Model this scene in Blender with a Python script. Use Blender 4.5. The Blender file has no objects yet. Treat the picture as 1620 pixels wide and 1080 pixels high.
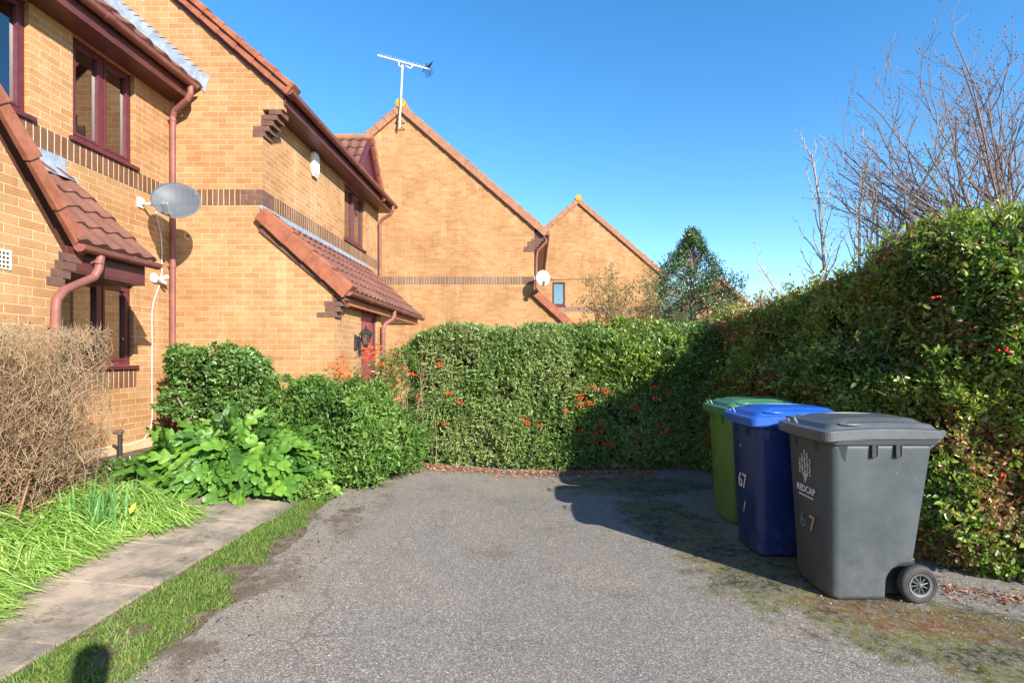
import bpy, math, random
import numpy as np
from mathutils import Vector, Matrix, noise
random.seed(7); rng = np.random.default_rng(7)
R = math.radians
sc = bpy.context.scene
C = sc.collection

# ------------------------------------------------------------ camera, sky, sun, exposure
F, CX, CY, H = 830.0, 845.0, 567.0, 1.5          # focal length in px of the 1620 px photo, principal point, eye height
cam_d = bpy.data.cameras.new("camera"); cam = bpy.data.objects.new("camera", cam_d); C.objects.link(cam)
cam.location = (0, 0, H); cam.rotation_euler = (R(90), 0, 0)
cam_d.sensor_width = 36; cam_d.lens = F/1620*36
cam_d.shift_x = -(CX-810)/1620; cam_d.shift_y = (CY-540)/1620
cam_d.clip_start = 0.05; cam_d.clip_end = 900
sc.camera = cam

SUN_AZ = math.atan2(0.635, -0.772); SUN_EL = R(26)
w = bpy.data.worlds.new("World"); sc.world = w; w.use_nodes = True
nt = w.node_tree; bg = nt.nodes["Background"]
sky = nt.nodes.new("ShaderNodeTexSky"); sky.sky_type = 'NISHITA'; sky.sun_disc = False
sky.sun_elevation = SUN_EL; sky.sun_rotation = SUN_AZ
sky.air_density = 1.0; sky.dust_density = 0.15; sky.ozone_density = 2.2; sky.altitude = 50
hs = nt.nodes.new('ShaderNodeHueSaturation'); hs.inputs['Saturation'].default_value = 1.32; nt.links.new(sky.outputs[0], hs.inputs['Color']); nt.links.new(hs.outputs[0], bg.inputs[0]); bg.inputs[1].default_value = 0.14
sd = bpy.data.lights.new("sun", 'SUN'); sun = bpy.data.objects.new("sun", sd); C.objects.link(sun)
sd.energy = 5.0; sd.angle = R(0.5); sd.color = (1.0, 0.93, 0.82)
sun.location = (20, -27, 18)
sun.rotation_euler = Vector((-0.635*math.cos(SUN_EL), 0.772*math.cos(SUN_EL), -math.sin(SUN_EL))).to_track_quat('-Z', 'Y').to_euler()
sc.view_settings.view_transform = 'Standard'; sc.view_settings.look = 'None'
sc.view_settings.exposure = 1.1; sc.view_settings.gamma = 1.0

def W(px, py, Y):                                 # a point of the place from where it shows and how far off it is
    return Vector(((px-CX)/F*Y, Y, H-(py-CY)/F*Y))
def gz(x, y=0.0):                                 # the ground rises gently to the houses on the left
    t = max(0.0, -x-0.3); return 0.085*t if t < 4.8 else 0.408

# ------------------------------------------------------------ materials
def mat(name, col=(.5, .5, .5), rough=.6, spec=.3, metal=0):
    m = bpy.data.materials.new(name); m.use_nodes = True
    b = m.node_tree.nodes["Principled BSDF"]
    b.inputs["Base Color"].default_value = (*col, 1); b.inputs["Roughness"].default_value = rough
    b.inputs["Specular IOR Level"].default_value = spec; b.inputs["Metallic"].default_value = metal
    return m
def N(m, t, **kw):
    n = m.node_tree.nodes.new(t)
    for k, v in kw.items(): setattr(n, k, v)
    return n
def L(m, a, b): m.node_tree.links.new(a, b)
def P(m): return m.node_tree.nodes["Principled BSDF"]
def ramp(m, fac, stops):
    r = N(m, "ShaderNodeValToRGB"); e = r.color_ramp.elements
    e[0].position, e[0].color = stops[0][0], (*stops[0][1], 1)
    e[1].position, e[1].color = stops[-1][0], (*stops[-1][1], 1)
    for p, c in stops[1:-1]:
        x = e.new(p); x.color = (*c, 1)
    L(m, fac, r.inputs[0]); return r.outputs[0]
def nz(m, vec, scale, detail=3, rough=.55):
    n = N(m, "ShaderNodeTexNoise"); n.inputs["Scale"].default_value = scale
    n.inputs["Detail"].default_value = detail; n.inputs["Roughness"].default_value = rough
    if vec is not None: L(m, vec, n.inputs["Vector"])
    return n.outputs["Fac"]
def mixc(m, fac, a, b, mode='MIX'):
    n = N(m, "ShaderNodeMix", data_type='RGBA', blend_type=mode)
    for s, v in ((n.inputs[0], fac), (n.inputs[6], a), (n.inputs[7], b)):
        if isinstance(v, (int, float)): s.default_value = v
        elif isinstance(v, tuple): s.default_value = (*v, 1)
        else: L(m, v, s)
    return n.outputs[2]
def mth(m, op, a, b=0.0, clamp=False):
    n = N(m, "ShaderNodeMath", operation=op); n.use_clamp = clamp
    for s, v in ((n.inputs[0], a), (n.inputs[1], b)):
        if isinstance(v, (int, float)): s.default_value = v
        else: L(m, v, s)
    return n.outputs[0]
def mrange(m, v, a, b, c=0.0, d=1.0):
    n = N(m, "ShaderNodeMapRange"); n.interpolation_type = 'SMOOTHSTEP'; L(m, v, n.inputs[0])
    for i, x in enumerate((a, b, c, d)): n.inputs[i+1].default_value = x
    return n.outputs[0]
def bump(m, h, dist=.01, strength=1.0):
    n = N(m, "ShaderNodeBump"); n.inputs["Distance"].default_value = dist; n.inputs["Strength"].default_value = strength
    L(m, h, n.inputs["Height"]); L(m, n.outputs[0], P(m).inputs["Normal"])

def brick_mat(name, c1, c2, mortar, bw=.225, bh=.075, off=.5, rot=False, msize=.0058):
    m = mat(name, rough=.85, spec=.15)
    uv = N(m, "ShaderNodeUVMap"); mp = N(m, "ShaderNodeMapping"); L(m, uv.outputs[0], mp.inputs[0])
    geo = N(m, "ShaderNodeNewGeometry")
    mp.inputs["Location"].default_value = (0, -0.045, 0)
    b = N(m, "ShaderNodeTexBrick"); b.offset = off; b.squash = 1
    b.inputs["Scale"].default_value = 1; b.inputs["Brick Width"].default_value = bw; b.inputs["Row Height"].default_value = bh
    b.inputs["Mortar Size"].default_value = msize; b.inputs["Mortar Smooth"].default_value = .35; b.inputs["Bias"].default_value = 0
    b.inputs["Color1"].default_value = (*c1, 1); b.inputs["Color2"].default_value = (*c2, 1); b.inputs["Mortar"].default_value = (*mortar, 1)
    # wobble the joints very slightly so courses are not ruler straight
    nn = N(m, "ShaderNodeTexNoise"); nn.inputs["Scale"].default_value = 9; nn.inputs["Detail"].default_value = 1; L(m, mp.outputs[0], nn.inputs["Vector"])
    vm = N(m, "ShaderNodeVectorMath", operation='MULTIPLY_ADD'); L(m, nn.outputs["Color"], vm.inputs[0])
    vm.inputs[1].default_value = (.006, .006, 0); L(m, mp.outputs[0], vm.inputs[2]); L(m, vm.outputs[0], b.inputs["Vector"])
    fine = nz(m, geo.outputs["Position"], 55, 4, .7); mid = nz(m, geo.outputs["Position"], 1.1, 3); pit = nz(m, geo.outputs["Position"], 190, 2)
    hue = nz(m, geo.outputs["Position"], 6, 2)
    col = mixc(m, mrange(m, fine, .35, .75), b.outputs["Color"], mixc(m, .45, b.outputs["Color"], (.33, .14, .04)))
    col = mixc(m, mrange(m, hue, .35, .7, 0, .5), col, mixc(m, 1.0, col, (.92, .80, .62), 'MULTIPLY'))
    col = mixc(m, mrange(m, mid, .35, .68, 0, .8), col, mixc(m, 1.0, col, (.80, .75, .70), 'MULTIPLY'))
    st = N(m, "ShaderNodeMapping"); st.inputs["Scale"].default_value = (2.6, 2.6, .35); L(m, geo.outputs["Position"], st.inputs[0]); stf = nz(m, st.outputs[0], 1.4, 5, .7)
    col = mixc(m, mrange(m, stf, .56, .72, 0, .55), col, mixc(m, 1.0, col, (.70, .64, .60), 'MULTIPLY')); col = mixc(m, mrange(m, stf, .44, .30, 0, .45), col, mixc(m, .5, col, (.62, .50, .33)))
    L(m, col, P(m).inputs["Base Color"])
    hgt = mth(m, 'SUBTRACT', mth(m, 'ADD', mth(m, 'MULTIPLY', pit, .25), mth(m, 'MULTIPLY', fine, .35)), b.outputs["Fac"])
    bump(m, hgt, .005, .8)
    return m
M = {}
M['brick'] = brick_mat('buff_brick', (.40, .220, .105), (.49, .300, .155), (.60, .46, .30))
M['brick_far'] = brick_mat('buff_brick_weathered', (.375, .205, .095), (.475, .285, .145), (.50, .37, .22))
M['brown'] = brick_mat('brown_soldier_brick', (.115, .062, .046), (.175, .10, .075), (.80, .62, .38), bw=.075, bh=40, off=0)
M['brown_flat'] = brick_mat('brown_brick', (.115, .06, .043), (.16, .088, .065), (.72, .56, .34))
M['brown_grey'] = brick_mat('grey_brown_soldier_brick', (.16, .11, .095), (.22, .155, .13), (.62, .48, .30), bw=.075, bh=40, off=0)

def _(): pass
def noisy(name, c1, c2, scale=6, rough=.6, spec=.3, bdist=0.0, bscale=60, coord='Object'):
    m = mat(name, c1, rough, spec); tc = N(m, "ShaderNodeTexCoord"); v = tc.outputs[coord]
    f = nz(m, v, scale, 5, .65)
    L(m, ramp(m, f, [(.32, c1), (.68, c2)]), P(m).inputs["Base Color"])
    if bdist: bump(m, nz(m, v, bscale, 4, .7), bdist)
    return m
M['brown_plain'] = noisy('brown_brick_single', (.115, .060, .046), (.17, .095, .072), 9, .85, .15, .003, 80)
M['upvc'] = noisy('brown_plastic_pipe', (.17, .062, .050), (.27, .105, .085), 3, .5, .3)
M['mahog'] = noisy('rosewood_plastic', (.085, .018, .026), (.12, .028, .034), 14, .35, .45)
M['fascia'] = noisy('rosewood_board', (.085, .026, .024), (.13, .042, .036), 4, .4, .4)
M['fascia_tan'] = noisy('tan_stained_board', (.32, .10, .045), (.40, .14, .07), 4, .5, .3)
M['white'] = noisy('white_plastic', (.78, .78, .74), (.70, .70, .66), 8, .4, .4)
M['cream'] = mat('cream_soffit', (.72, .62, .42), .6)
M['verge'] = noisy('terracotta_verge', (.22, .075, .043), (.36, .135, .08), 7, .75, .2, .004, 90)
M['verge_far'] = noisy('weathered_verge', (.26, .12, .07), (.36, .18, .11), 7, .8, .2, .004, 60)
M['lichen'] = noisy('lichen_tile', (.36, .20, .05), (.55, .33, .04), 9, .9, .1, .006, 60)
M['lead'] = noisy('lead_flashing', (.17, .215, .28), (.34, .40, .48), 12, .5, .5, .003, 40)
M['steel'] = noisy('galvanised_steel', (.55, .55, .56), (.7, .7, .7), 20, .35, .6)
M['black'] = noisy('black_plastic', (.02, .02, .022), (.035, .035, .035), 20, .5, .4)
M['curtain'] = noisy('cream_curtain', (.80, .72, .54), (.84, .78, .62), 3, .9, .1)
M['room'] = mat('room_wall', (.22, .18, .13), .9)
m = mat('roof_tile', rough=.85, spec=.15); tc = N(m, "ShaderNodeTexCoord"); v = tc.outputs["Object"]
f1 = nz(m, v, 2.2, 4); f2 = nz(m, v, 45, 4, .75)
col = ramp(m, f1, [(.3, (.125, .055, .042)), (.7, (.21, .095, .07))])
col = mixc(m, mrange(m, f2, .55, .72, 0, .55), col, (.30, .25, .19)); col = mixc(m, mrange(m, f2, .40, .28, 0, .5), col, (.09, .04, .03))
L(m, col, P(m).inputs["Base Color"]); bump(m, f2, .006); M['tile'] = m
m = mat('window_glass'); n = m.node_tree; n.nodes.remove(P(m))
fr = N(m, "ShaderNodeFresnel"); fr.inputs[0].default_value = 1.6
tr = N(m, "ShaderNodeBsdfTransparent"); tr.inputs[0].default_value = (.86, .9, .9, 1)
gl = N(m, "ShaderNodeBsdfGlossy"); gl.inputs["Roughness"].default_value = .0; gl.inputs[0].default_value = (1, 1, 1, 1)
mx = N(m, "ShaderNodeMixShader"); L(m, mth(m, 'ADD', mth(m, 'MULTIPLY', fr.outputs[0], 1.5), .13, True), mx.inputs[0])
L(m, tr.outputs[0], mx.inputs[1]); L(m, gl.outputs[0], mx.inputs[2]); L(m, mx.outputs[0], n.nodes["Material Output"].inputs[0]); M['glass'] = m

def leaf_mat(name, cols, rough=.42, spec=.5, trans=.28, tcol=None):
    m = mat(name, cols[1], rough, spec)
    a = N(m, "ShaderNodeAttribute", attribute_name='rnd', attribute_type='GEOMETRY')
    k = len(cols); col = ramp(m, a.outputs["Fac"], [(i/(k-1), c) for i, c in enumerate(cols)])
    L(m, col, P(m).inputs["Base Color"])
    t = N(m, "ShaderNodeBsdfTranslucent"); L(m, mixc(m, 1.0, col, tcol or (1.5, 1.7, .6), 'MULTIPLY'), t.inputs[0])
    mx = N(m, "ShaderNodeMixShader"); mx.inputs[0].default_value = trans
    L(m, P(m).outputs[0], mx.inputs[1]); L(m, t.outputs[0], mx.inputs[2])
    L(m, mx.outputs[0], m.node_tree.nodes["Material Output"].inputs[0]); return m
M['hedge_leaf'] = leaf_mat('hedge_leaf', [(.06, .115, .025), (.11, .19, .04), (.17, .26, .065), (.27, .34, .12), (.19, .19, .07)], .38, .6)
M['privet_leaf'] = leaf_mat('privet_leaf', [(.04, .085, .02), (.08, .15, .028), (.15, .245, .035), (.28, .35, .06), (.36, .17, .09)], .36, .6)
M['box_leaf'] = leaf_mat('clipped_shrub_leaf', [(.05, .11, .025), (.09, .18, .035), (.14, .24, .06), (.26, .33, .14)], .35, .6)
M['shrub_leaf'] = leaf_mat('dense_shrub_leaf', [(.045, .10, .02), (.08, .165, .03), (.13, .235, .04), (.22, .32, .07)], .45, .4)
M['big_leaf'] = leaf_mat('lobed_leaf', [(.045, .115, .02), (.08, .19, .028), (.125, .27, .038), (.21, .37, .05)], .42, .45, .35)
M['strap_leaf'] = leaf_mat('strap_leaf', [(.17, .30, .05), (.26, .42, .08), (.38, .52, .14), (.52, .60, .22)], .5, .35, .35)
M['sword_leaf'] = leaf_mat('sword_leaf', [(.10, .24, .07), (.16, .34, .10)], .45, .4, .3)
M['grass'] = leaf_mat('grass_blade', [(.07, .14, .025), (.12, .22, .035), (.19, .29, .06), (.30, .27, .12)], .6, .25, .3)
M['holly_leaf'] = leaf_mat('evergreen_leaf', [(.04, .085, .03), (.07, .13, .045), (.10, .17, .06), (.15, .21, .10)], .3, .7, .15)
M['olive_leaf'] = leaf_mat('olive_leaf', [(.16, .17, .06), (.22, .20, .08), (.28, .22, .11), (.20, .12, .06)], .6, .2)
M['dead_leaf'] = leaf_mat('dead_leaf', [(.22, .07, .03), (.33, .11, .05), (.42, .20, .11), (.50, .34, .22)], .8, .15, .1, (1, .8, .6))
M['red_leaf'] = leaf_mat('red_shrub_leaf', [(.16, .03, .025), (.26, .06, .04), (.18, .16, .05), (.12, .18, .05)], .5, .3)
M['twig'] = noisy('brown_twig', (.17, .085, .05), (.30, .175, .11), 3, .85, .15)
M['twig_red'] = noisy('reddish_twig', (.26, .14, .10), (.36, .22, .16), 3, .85, .15)
M['pale_twig'] = noisy('pale_clipped_twig', (.26, .165, .10), (.42, .31, .19), 2.5, .9, .1)
M['tree_bark'] = noisy('purple_brown_bark', (.17, .125, .12), (.29, .225, .195), 1.5, .85, .15)
M['bark_pale'] = noisy('pale_grey_bark', (.34, .29, .25), (.46, .40, .34), 1.5, .85, .15)
M['core'] = noisy('shade_core', (.035, .033, .016), (.075, .06, .03), 14, .95, .05, .03, 25)  # dark hull colour standing in for shade deep in the foliage
M['berry'] = mat('orange_berry', (.85, .11, .015), .3, .5)
M['berry_red'] = mat('red_berry', (.70, .035, .012), .3, .5)

# ground materials
m = mat('earth', rough=.95, spec=.1); geo = N(m, "ShaderNodeNewGeometry"); v = geo.outputs["Position"]
f = nz(m, v, 9, 6, .7); f2 = nz(m, v, 60, 4, .7)
col = ramp(m, f, [(.3, (.10, .075, .055)), (.5, (.18, .14, .10)), (.72, (.28, .23, .175))])
col = mixc(m, mrange(m, f2, .55, .75, 0, .7), col, (.33, .26, .18)); col = mixc(m, mrange(m, nz(m, v, 2.0, 3), .5, .7, 0, .6), col, (.10, .13, .035))
L(m, col, P(m).inputs["Base Color"]); bump(m, mth(m, 'ADD', f, f2), .02); M['earth'] = m

m = mat('old_tarmac', rough=.9, spec=.2); geo = N(m, "ShaderNodeNewGeometry"); v = geo.outputs["Position"]
sep = N(m, "ShaderNodeSeparateXYZ"); L(m, v, sep.inputs[0]); X, Yc = sep.outputs[0], sep.outputs[1]
vo = N(m, "ShaderNodeTexVoronoi"); vo.inputs["Scale"].default_value = 135; L(m, v, vo.inputs["Vector"])
ve = N(m, "ShaderNodeTexVoronoi", feature='DISTANCE_TO_EDGE'); ve.inputs["Scale"].default_value = 135; L(m, v, ve.inputs["Vector"])
sv = N(m, "ShaderNodeSeparateColor"); L(m, vo.outputs["Color"], sv.inputs[0])
stone = ramp(m, sv.outputs[0], [(0, (.17, .152, .135)), (.35, (.25, .226, .202)), (.7, (.33, .30, .268)), (.95, (.42, .385, .345)), (1, (.60, .56, .52))])
gap = mrange(m, ve.outputs["Distance"], .0, .11)
col = mixc(m, gap, (.12, .103, .09), stone)
ck = N(m, 'ShaderNodeTexVoronoi', feature='DISTANCE_TO_EDGE'); ck.inputs['Scale'].default_value = .55; wv_ = N(m, 'ShaderNodeVectorMath', operation='MULTIPLY_ADD'); wn = N(m, 'ShaderNodeTexNoise'); wn.inputs['Scale'].default_value = 3; wn.inputs['Detail'].default_value = 5; L(m, v, wn.inputs['Vector']); L(m, wn.outputs['Color'], wv_.inputs[0]); wv_.inputs[1].default_value = (.35, .35, 0); L(m, v, wv_.inputs[2]); L(m, wv_.outputs[0], ck.inputs['Vector'])
col = mixc(m, mth(m, 'MULTIPLY', mrange(m, ck.outputs['Distance'], .006, .0), mrange(m, nz(m, v, .9, 3), .50, .62, 0, .55)), col, (.07, .06, .052))
big = nz(m, v, .8, 4, .6); med = nz(m, v, 4.5, 5, .65); sml = nz(m, v, 28, 4, .7)
col = mixc(m, mrange(m, big, .38, .68, 0, .55), col, mixc(m, 1.0, col, (1.22, 1.16, 1.05), 'MULTIPLY'))
col = mixc(m, mrange(m, med, .5, .75, 0, .5), col, mixc(m, 1.0, col, (.80, .78, .74), 'MULTIPLY'))
col = mixc(m, mrange(m, nz(m, v, 1.7, 6, .75), .54, .66, 0, .6), col, mixc(m, 1.0, col, (.74, .70, .63), 'MULTIPLY'))
# pale dusty grit towards the left edge and the far end
dust = mth(m, 'ADD', mrange(m, X, -.9, -1.8), mth(m, 'MULTIPLY', mrange(m, Yc, 5.2, 6.8), .8), True)
dm = mth(m, 'MULTIPLY', dust, mrange(m, med, .3, .62, .2, .75))
col = mixc(m, dm, col, mixc(m, .6, col, (.40, .34, .27)))
# brown mulch patches at the left edge
mul = mth(m, 'MULTIPLY', mrange(m, X, -1.15, -1.75), mrange(m, nz(m, v, 2.6, 5, .7), .46, .60))
col = mixc(m, mth(m, 'MULTIPLY', mul, .85), col, mixc(m, sml, (.10, .07, .045), (.20, .145, .10)))
# moss and algae on the right, by the bins and the hedge
def blob(cx, cy, rx, ry, ang=0.0):
    ca, sa = math.cos(ang), math.sin(ang)
    dx = mth(m, 'SUBTRACT', X, cx); dy = mth(m, 'SUBTRACT', Yc, cy)
    u = mth(m, 'ADD', mth(m, 'MULTIPLY', dx, ca/rx), mth(m, 'MULTIPLY', dy, sa/rx)); q = mth(m, 'ADD', mth(m, 'MULTIPLY', dx, -sa/ry), mth(m, 'MULTIPLY', dy, ca/ry))
    return mth(m, 'SUBTRACT', 1.0, mth(m, 'ADD', mth(m, 'MULTIPLY', u, u), mth(m, 'MULTIPLY', q, q)))
mm = mth(m, 'MAXIMUM', blob(1.15, 6.15, 1.0, .48), blob(1.25, 4.75, .42, 1.1, .15))
mm = mth(m, 'MAXIMUM', mm, blob(1.75, 3.55, .75, .60, -.5)); mm = mth(m, 'MAXIMUM', mm, blob(2.35, 2.75, 1.0, .5, -.45))
wob = mth(m, 'MULTIPLY', mth(m, 'SUBTRACT', nz(m, v, 5.5, 6, .75), .5), 3.4)
moss = mrange(m, mth(m, 'ADD', mm, wob), -.15, .5)
spk = mrange(m, sml, .38, .60)
mcol = ramp(m, nz(m, v, 3.3, 4, .7), [(.34, (.035, .032, .016)), (.46, (.075, .07, .022)), (.56, (.15, .16, .03)), (.64, (.19, .085, .04)), (.78, (.10, .055, .03))])
col = mixc(m, mth(m, 'MULTIPLY', moss, mth(m, 'MAXIMUM', spk, .5)), col, mcol)
# rust red crumbs at the foot of the grey bin
rr = mrange(m, mth(m, 'ADD', blob(2.15, 3.02, .75, .24, -.42), wob), .1, .7)
col = mixc(m, mth(m, 'MULTIPLY', rr, mrange(m, nz(m, v, 40, 4, .7), .42, .6, 0, .7)), col, (.19, .075, .035))
L(m, col, P(m).inputs["Base Color"])
bump(m, mth(m, 'ADD', mth(m, 'MULTIPLY', gap, .7), mth(m, 'MULTIPLY', sv.outputs[1], .5)), .006, .9); M['tarmac'] = m

m = mat('concrete_slab', rough=.9, spec=.15); geo = N(m, "ShaderNodeNewGeometry"); v = geo.outputs["Position"]
f = nz(m, v, 2.2, 6, .7); f2 = nz(m, v, 80, 3, .7); f3 = nz(m, v, 7, 5, .7)
col = ramp(m, f, [(.36, (.14, .125, .105)), (.5, (.27, .225, .175)), (.64, (.46, .355, .26))])
col = mixc(m, mrange(m, f3, .6, .7, 0, .6), col, (.42, .40, .36)); col = mixc(m, mrange(m, f3, .42, .3, 0, .5), col, (.10, .085, .07))
col = mixc(m, mrange(m, f2, .5, .8, 0, .4), col, (.45, .38, .3)); col = mixc(m, mrange(m, nz(m, v, 3.4, 7, .78), .53, .62, 0, .75), col, (.13, .115, .075)); L(m, col, P(m).inputs["Base Color"]); bump(m, mth(m, 'ADD', f2, f3), .004); M['slab'] = m

# ------------------------------------------------------------ builders
def place(o, parent):
    C.objects.link(o)
    if parent is not None: o.parent = parent
def wloc(o):
    p = Vector((0, 0, 0))
    while o is not None: p = p + o.location; o = o.parent
    return p
def thing(name, label, cat, loc=(0, 0, 0), group=None, kind=None):
    o = bpy.data.objects.new(name, None); o.location = loc; o.empty_display_size = .1; C.objects.link(o)
    return tag(o, label, cat, group, kind)
def tag(o, label=None, cat=None, group=None, kind=None):
    if label: o["label"] = label
    if cat: o["category"] = cat
    if group: o["group"] = group
    if kind: o["kind"] = kind
    return o
class MB:
    def __init__(s, T=None): s.v = []; s.f = []; s.T = T
    def add(s, vs, fs):
        b = len(s.v)
        s.v += [tuple(s.T @ Vector(p)) if s.T is not None else tuple(p) for p in vs]
        fl = s.T is not None and s.T.determinant() < 0
        s.f += [tuple(b+i for i in (reversed(f) if fl else f)) for f in fs]; return s
    def box(s, a, b, bev=0.0):
        (x0, y0, z0), (x1, y1, z1) = a, b
        x0, x1 = min(x0, x1), max(x0, x1); y0, y1 = min(y0, y1), max(y0, y1); z0, z1 = min(z0, z1), max(z0, z1)
        if bev:
            e = bev; out = []
            pts = []
            for zz, k in ((z0, 1), (z0+e, 0), (z1-e, 0), (z1, 1)):
                i = e*k
                pts += [(x0+e, y0+i, zz), (x1-e, y0+i, zz), (x1-i, y0+e, zz), (x1-i, y1-e, zz), (x1-e, y1-i, zz), (x0+e, y1-i, zz), (x0+i, y1-e, zz), (x0+i, y0+e, zz)]
            fs = [tuple(reversed(range(8))), tuple(24+i for i in range(8))]
            for r in range(3):
                for i in range(8): j = (i+1) % 8; fs.append((r*8+i, r*8+j, r*8+8+j, r*8+8+i))
            return s.add(pts, fs)
        return s.add([(x0, y0, z0), (x1, y0, z0), (x1, y1, z0), (x0, y1, z0), (x0, y0, z1), (x1, y0, z1), (x1, y1, z1), (x0, y1, z1)],
                     [(0, 3, 2, 1), (4, 5, 6, 7), (0, 1, 5, 4), (1, 2, 6, 5), (2, 3, 7, 6), (3, 0, 4, 7)])
    def prism(s, poly, axis, a, b):                # poly in the two other axes, extruded along axis
        def pt(p, t):
            return {'x': (t, p[0], p[1]), 'y': (p[0], t, p[1]), 'z': (p[0], p[1], t)}[axis]
        n = len(poly); vs = [pt(p, a) for p in poly]+[pt(p, b) for p in poly]
        fs = [tuple(range(n)), tuple(reversed(range(n, 2*n)))]
        for i in range(n): j = (i+1) % n; fs.append((i, n+i, n+j, j))
        return s.add(vs, fs)
    def tube(s, pts, r, seg=10, caps=True):
        pts = [Vector(p) for p in pts]; n = len(pts); rs = r if isinstance(r, (list, tuple)) else [r]*n
        t = (pts[1]-pts[0]).normalized(); u = t.orthogonal().normalized(); vs = []; fs = []
        for i, p in enumerate(pts):
            a = pts[max(0, i-1)]; b = pts[min(n-1, i+1)]; t2 = (b-a)
            if t2.length > 1e-9:
                t2.normalize(); q = t.rotation_difference(t2); u = q @ u; t = t2
            wv = t.cross(u)
            vs += [p+(u*math.cos(2*math.pi*k/seg)+wv*math.sin(2*math.pi*k/seg))*rs[i] for k in range(seg)]
        for i in range(n-1):
            for k in range(seg): l = (k+1) % seg; fs.append((i*seg+k, i*seg+l, i*seg+seg+l, i*seg+seg+k))
        if caps: fs += [tuple(reversed(range(seg))), tuple((n-1)*seg+k for k in range(seg))]
        return s.add(vs, fs)
    def lathe(s, prof, c, axis='z', seg=24, caps=True):       # prof: (radius, height)
        vs = []; fs = []; n = len(prof)
        for r_, h in prof:
            for k in range(seg):
                a = 2*math.pi*k/seg; x, y = r_*math.cos(a), r_*math.sin(a)
                p = {'z': (x, y, h), 'y': (x, h, y), 'x': (h, x, y)}[axis]
                vs.append((c[0]+p[0], c[1]+p[1], c[2]+p[2]))
        for i in range(n-1):
            for k in range(seg): l = (k+1) % seg; fs.append((i*seg+k, i*seg+l, i*seg+seg+l, i*seg+seg+k))
        if caps: fs += [tuple(range(seg)), tuple((n-1)*seg+k for k in range(seg))]
        return s.add(vs, fs)
    def build(s, name, m, parent=None, smooth=False, uv=True):
        off = wloc(parent) if parent is not None else Vector((0, 0, 0))
        V = np.array(s.v, dtype=float)
        me = bpy.data.meshes.new(name); me.from_pydata([tuple(p) for p in (V-np.array(off))], [], s.f); me.update()
        if uv:
            l = me.uv_layers.new(name="UVMap"); nl = len(me.loops); out = np.zeros((nl, 2)); li = np.zeros(nl, dtype=np.int32)
            me.loops.foreach_get("vertex_index", li)
            for p in me.polygons:
                nx, ny, nzv = map(abs, p.normal); sl = slice(p.loop_start, p.loop_start+p.loop_total); q = V[li[sl]]
                out[sl] = q[:, [1, 2]] if nx >= ny and nx >= nzv else (q[:, [0, 2]] if ny >= nzv else q[:, [0, 1]])
            l.data.foreach_set("uv", out.ravel())
        me.materials.append(m)
        if smooth: me.polygons.foreach_set("use_smooth", [True]*len(me.polygons))
        o = bpy.data.objects.new(name, me); place(o, parent); return o
def bevel(o, wdt=.004, seg=2):
    b = o.modifiers.new("bevel", 'BEVEL'); b.width = wdt; b.segments = seg; b.limit_method = 'ANGLE'; b.angle_limit = R(35); return o

def mesh_np(name, V, Fc, m, parent=None, rnd=None, smooth=False):
    off = np.array(wloc(parent)) if parent is not None else np.zeros(3)
    V = V-off; nf, k = Fc.shape; me = bpy.data.meshes.new(name)
    me.vertices.add(len(V)); me.vertices.foreach_set("co", V.astype(np.float32).ravel())
    me.loops.add(nf*k); me.loops.foreach_set("vertex_index", Fc.astype(np.int32).ravel())
    me.polygons.add(nf); me.polygons.foreach_set("loop_start", np.arange(0, nf*k, k, dtype=np.int32))
    if smooth: me.polygons.foreach_set("use_smooth", np.ones(nf, dtype=bool))
    if rnd is not None:
        a = me.attributes.new("rnd", 'FLOAT', 'FACE'); a.data.foreach_set("value", rnd.astype(np.float32))
    me.update(calc_edges=True); me.validate(); me.materials.append(m)
    o = bpy.data.objects.new(name, me); place(o, parent); return o
def unit(a): return a/np.maximum(np.linalg.norm(a, axis=1, keepdims=True), 1e-9)
def frames(d, n):                                   # columns: across, along, normal
    d = unit(d); x = unit(np.cross(d, n)); z = np.cross(x, d); return np.stack([x, d, z], axis=2)
def scatter(name, bv, bf, pos, Rm, scl, m, parent=None, rnd=None, smooth=False):
    bv = np.array(bv, float); bf = np.array(bf); n = len(pos); scl = np.asarray(scl)
    if scl.ndim == 1: scl = np.repeat(scl[:, None], 3, 1)
    V = np.einsum('nij,nkj->nki', Rm, bv[None]*scl[:, None, :])+pos[:, None, :]
    Fc = (bf[None]+(np.arange(n)*len(bv))[:, None, None]).reshape(-1, bf.shape[1])
    if rnd is None: rnd = rng.random(n)
    return mesh_np(name, V.reshape(-1, 3), Fc, m, parent, np.repeat(rnd, len(bf)), smooth)
LEAF = ([(0, 0, 0), (-.36, .30, .07), (-.34, .68, .05), (0, 1, -.06), (.34, .68, .05), (.36, .30, .07), (0, .5, -.02)],
        [(0, 6, 2, 1), (6, 3, 2, 2), (0, 5, 4, 6), (6, 4, 3, 3)])
LEAF = ([(0, 0, 0), (-.40, .32, .08), (-.33, .70, .06), (0, 1, -.05), (.33, .70, .06), (.40, .32, .08)], [(0, 3, 2, 1), (0, 5, 4, 3)])
def N3(n): return rng.normal(size=(n, 3))
def nval(P_, s, seed=0.0):
    return np.array([noise.noise(Vector((p[0]*s+seed, p[1]*s+seed*.7, p[2]*s-seed))) for p in P_])
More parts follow.
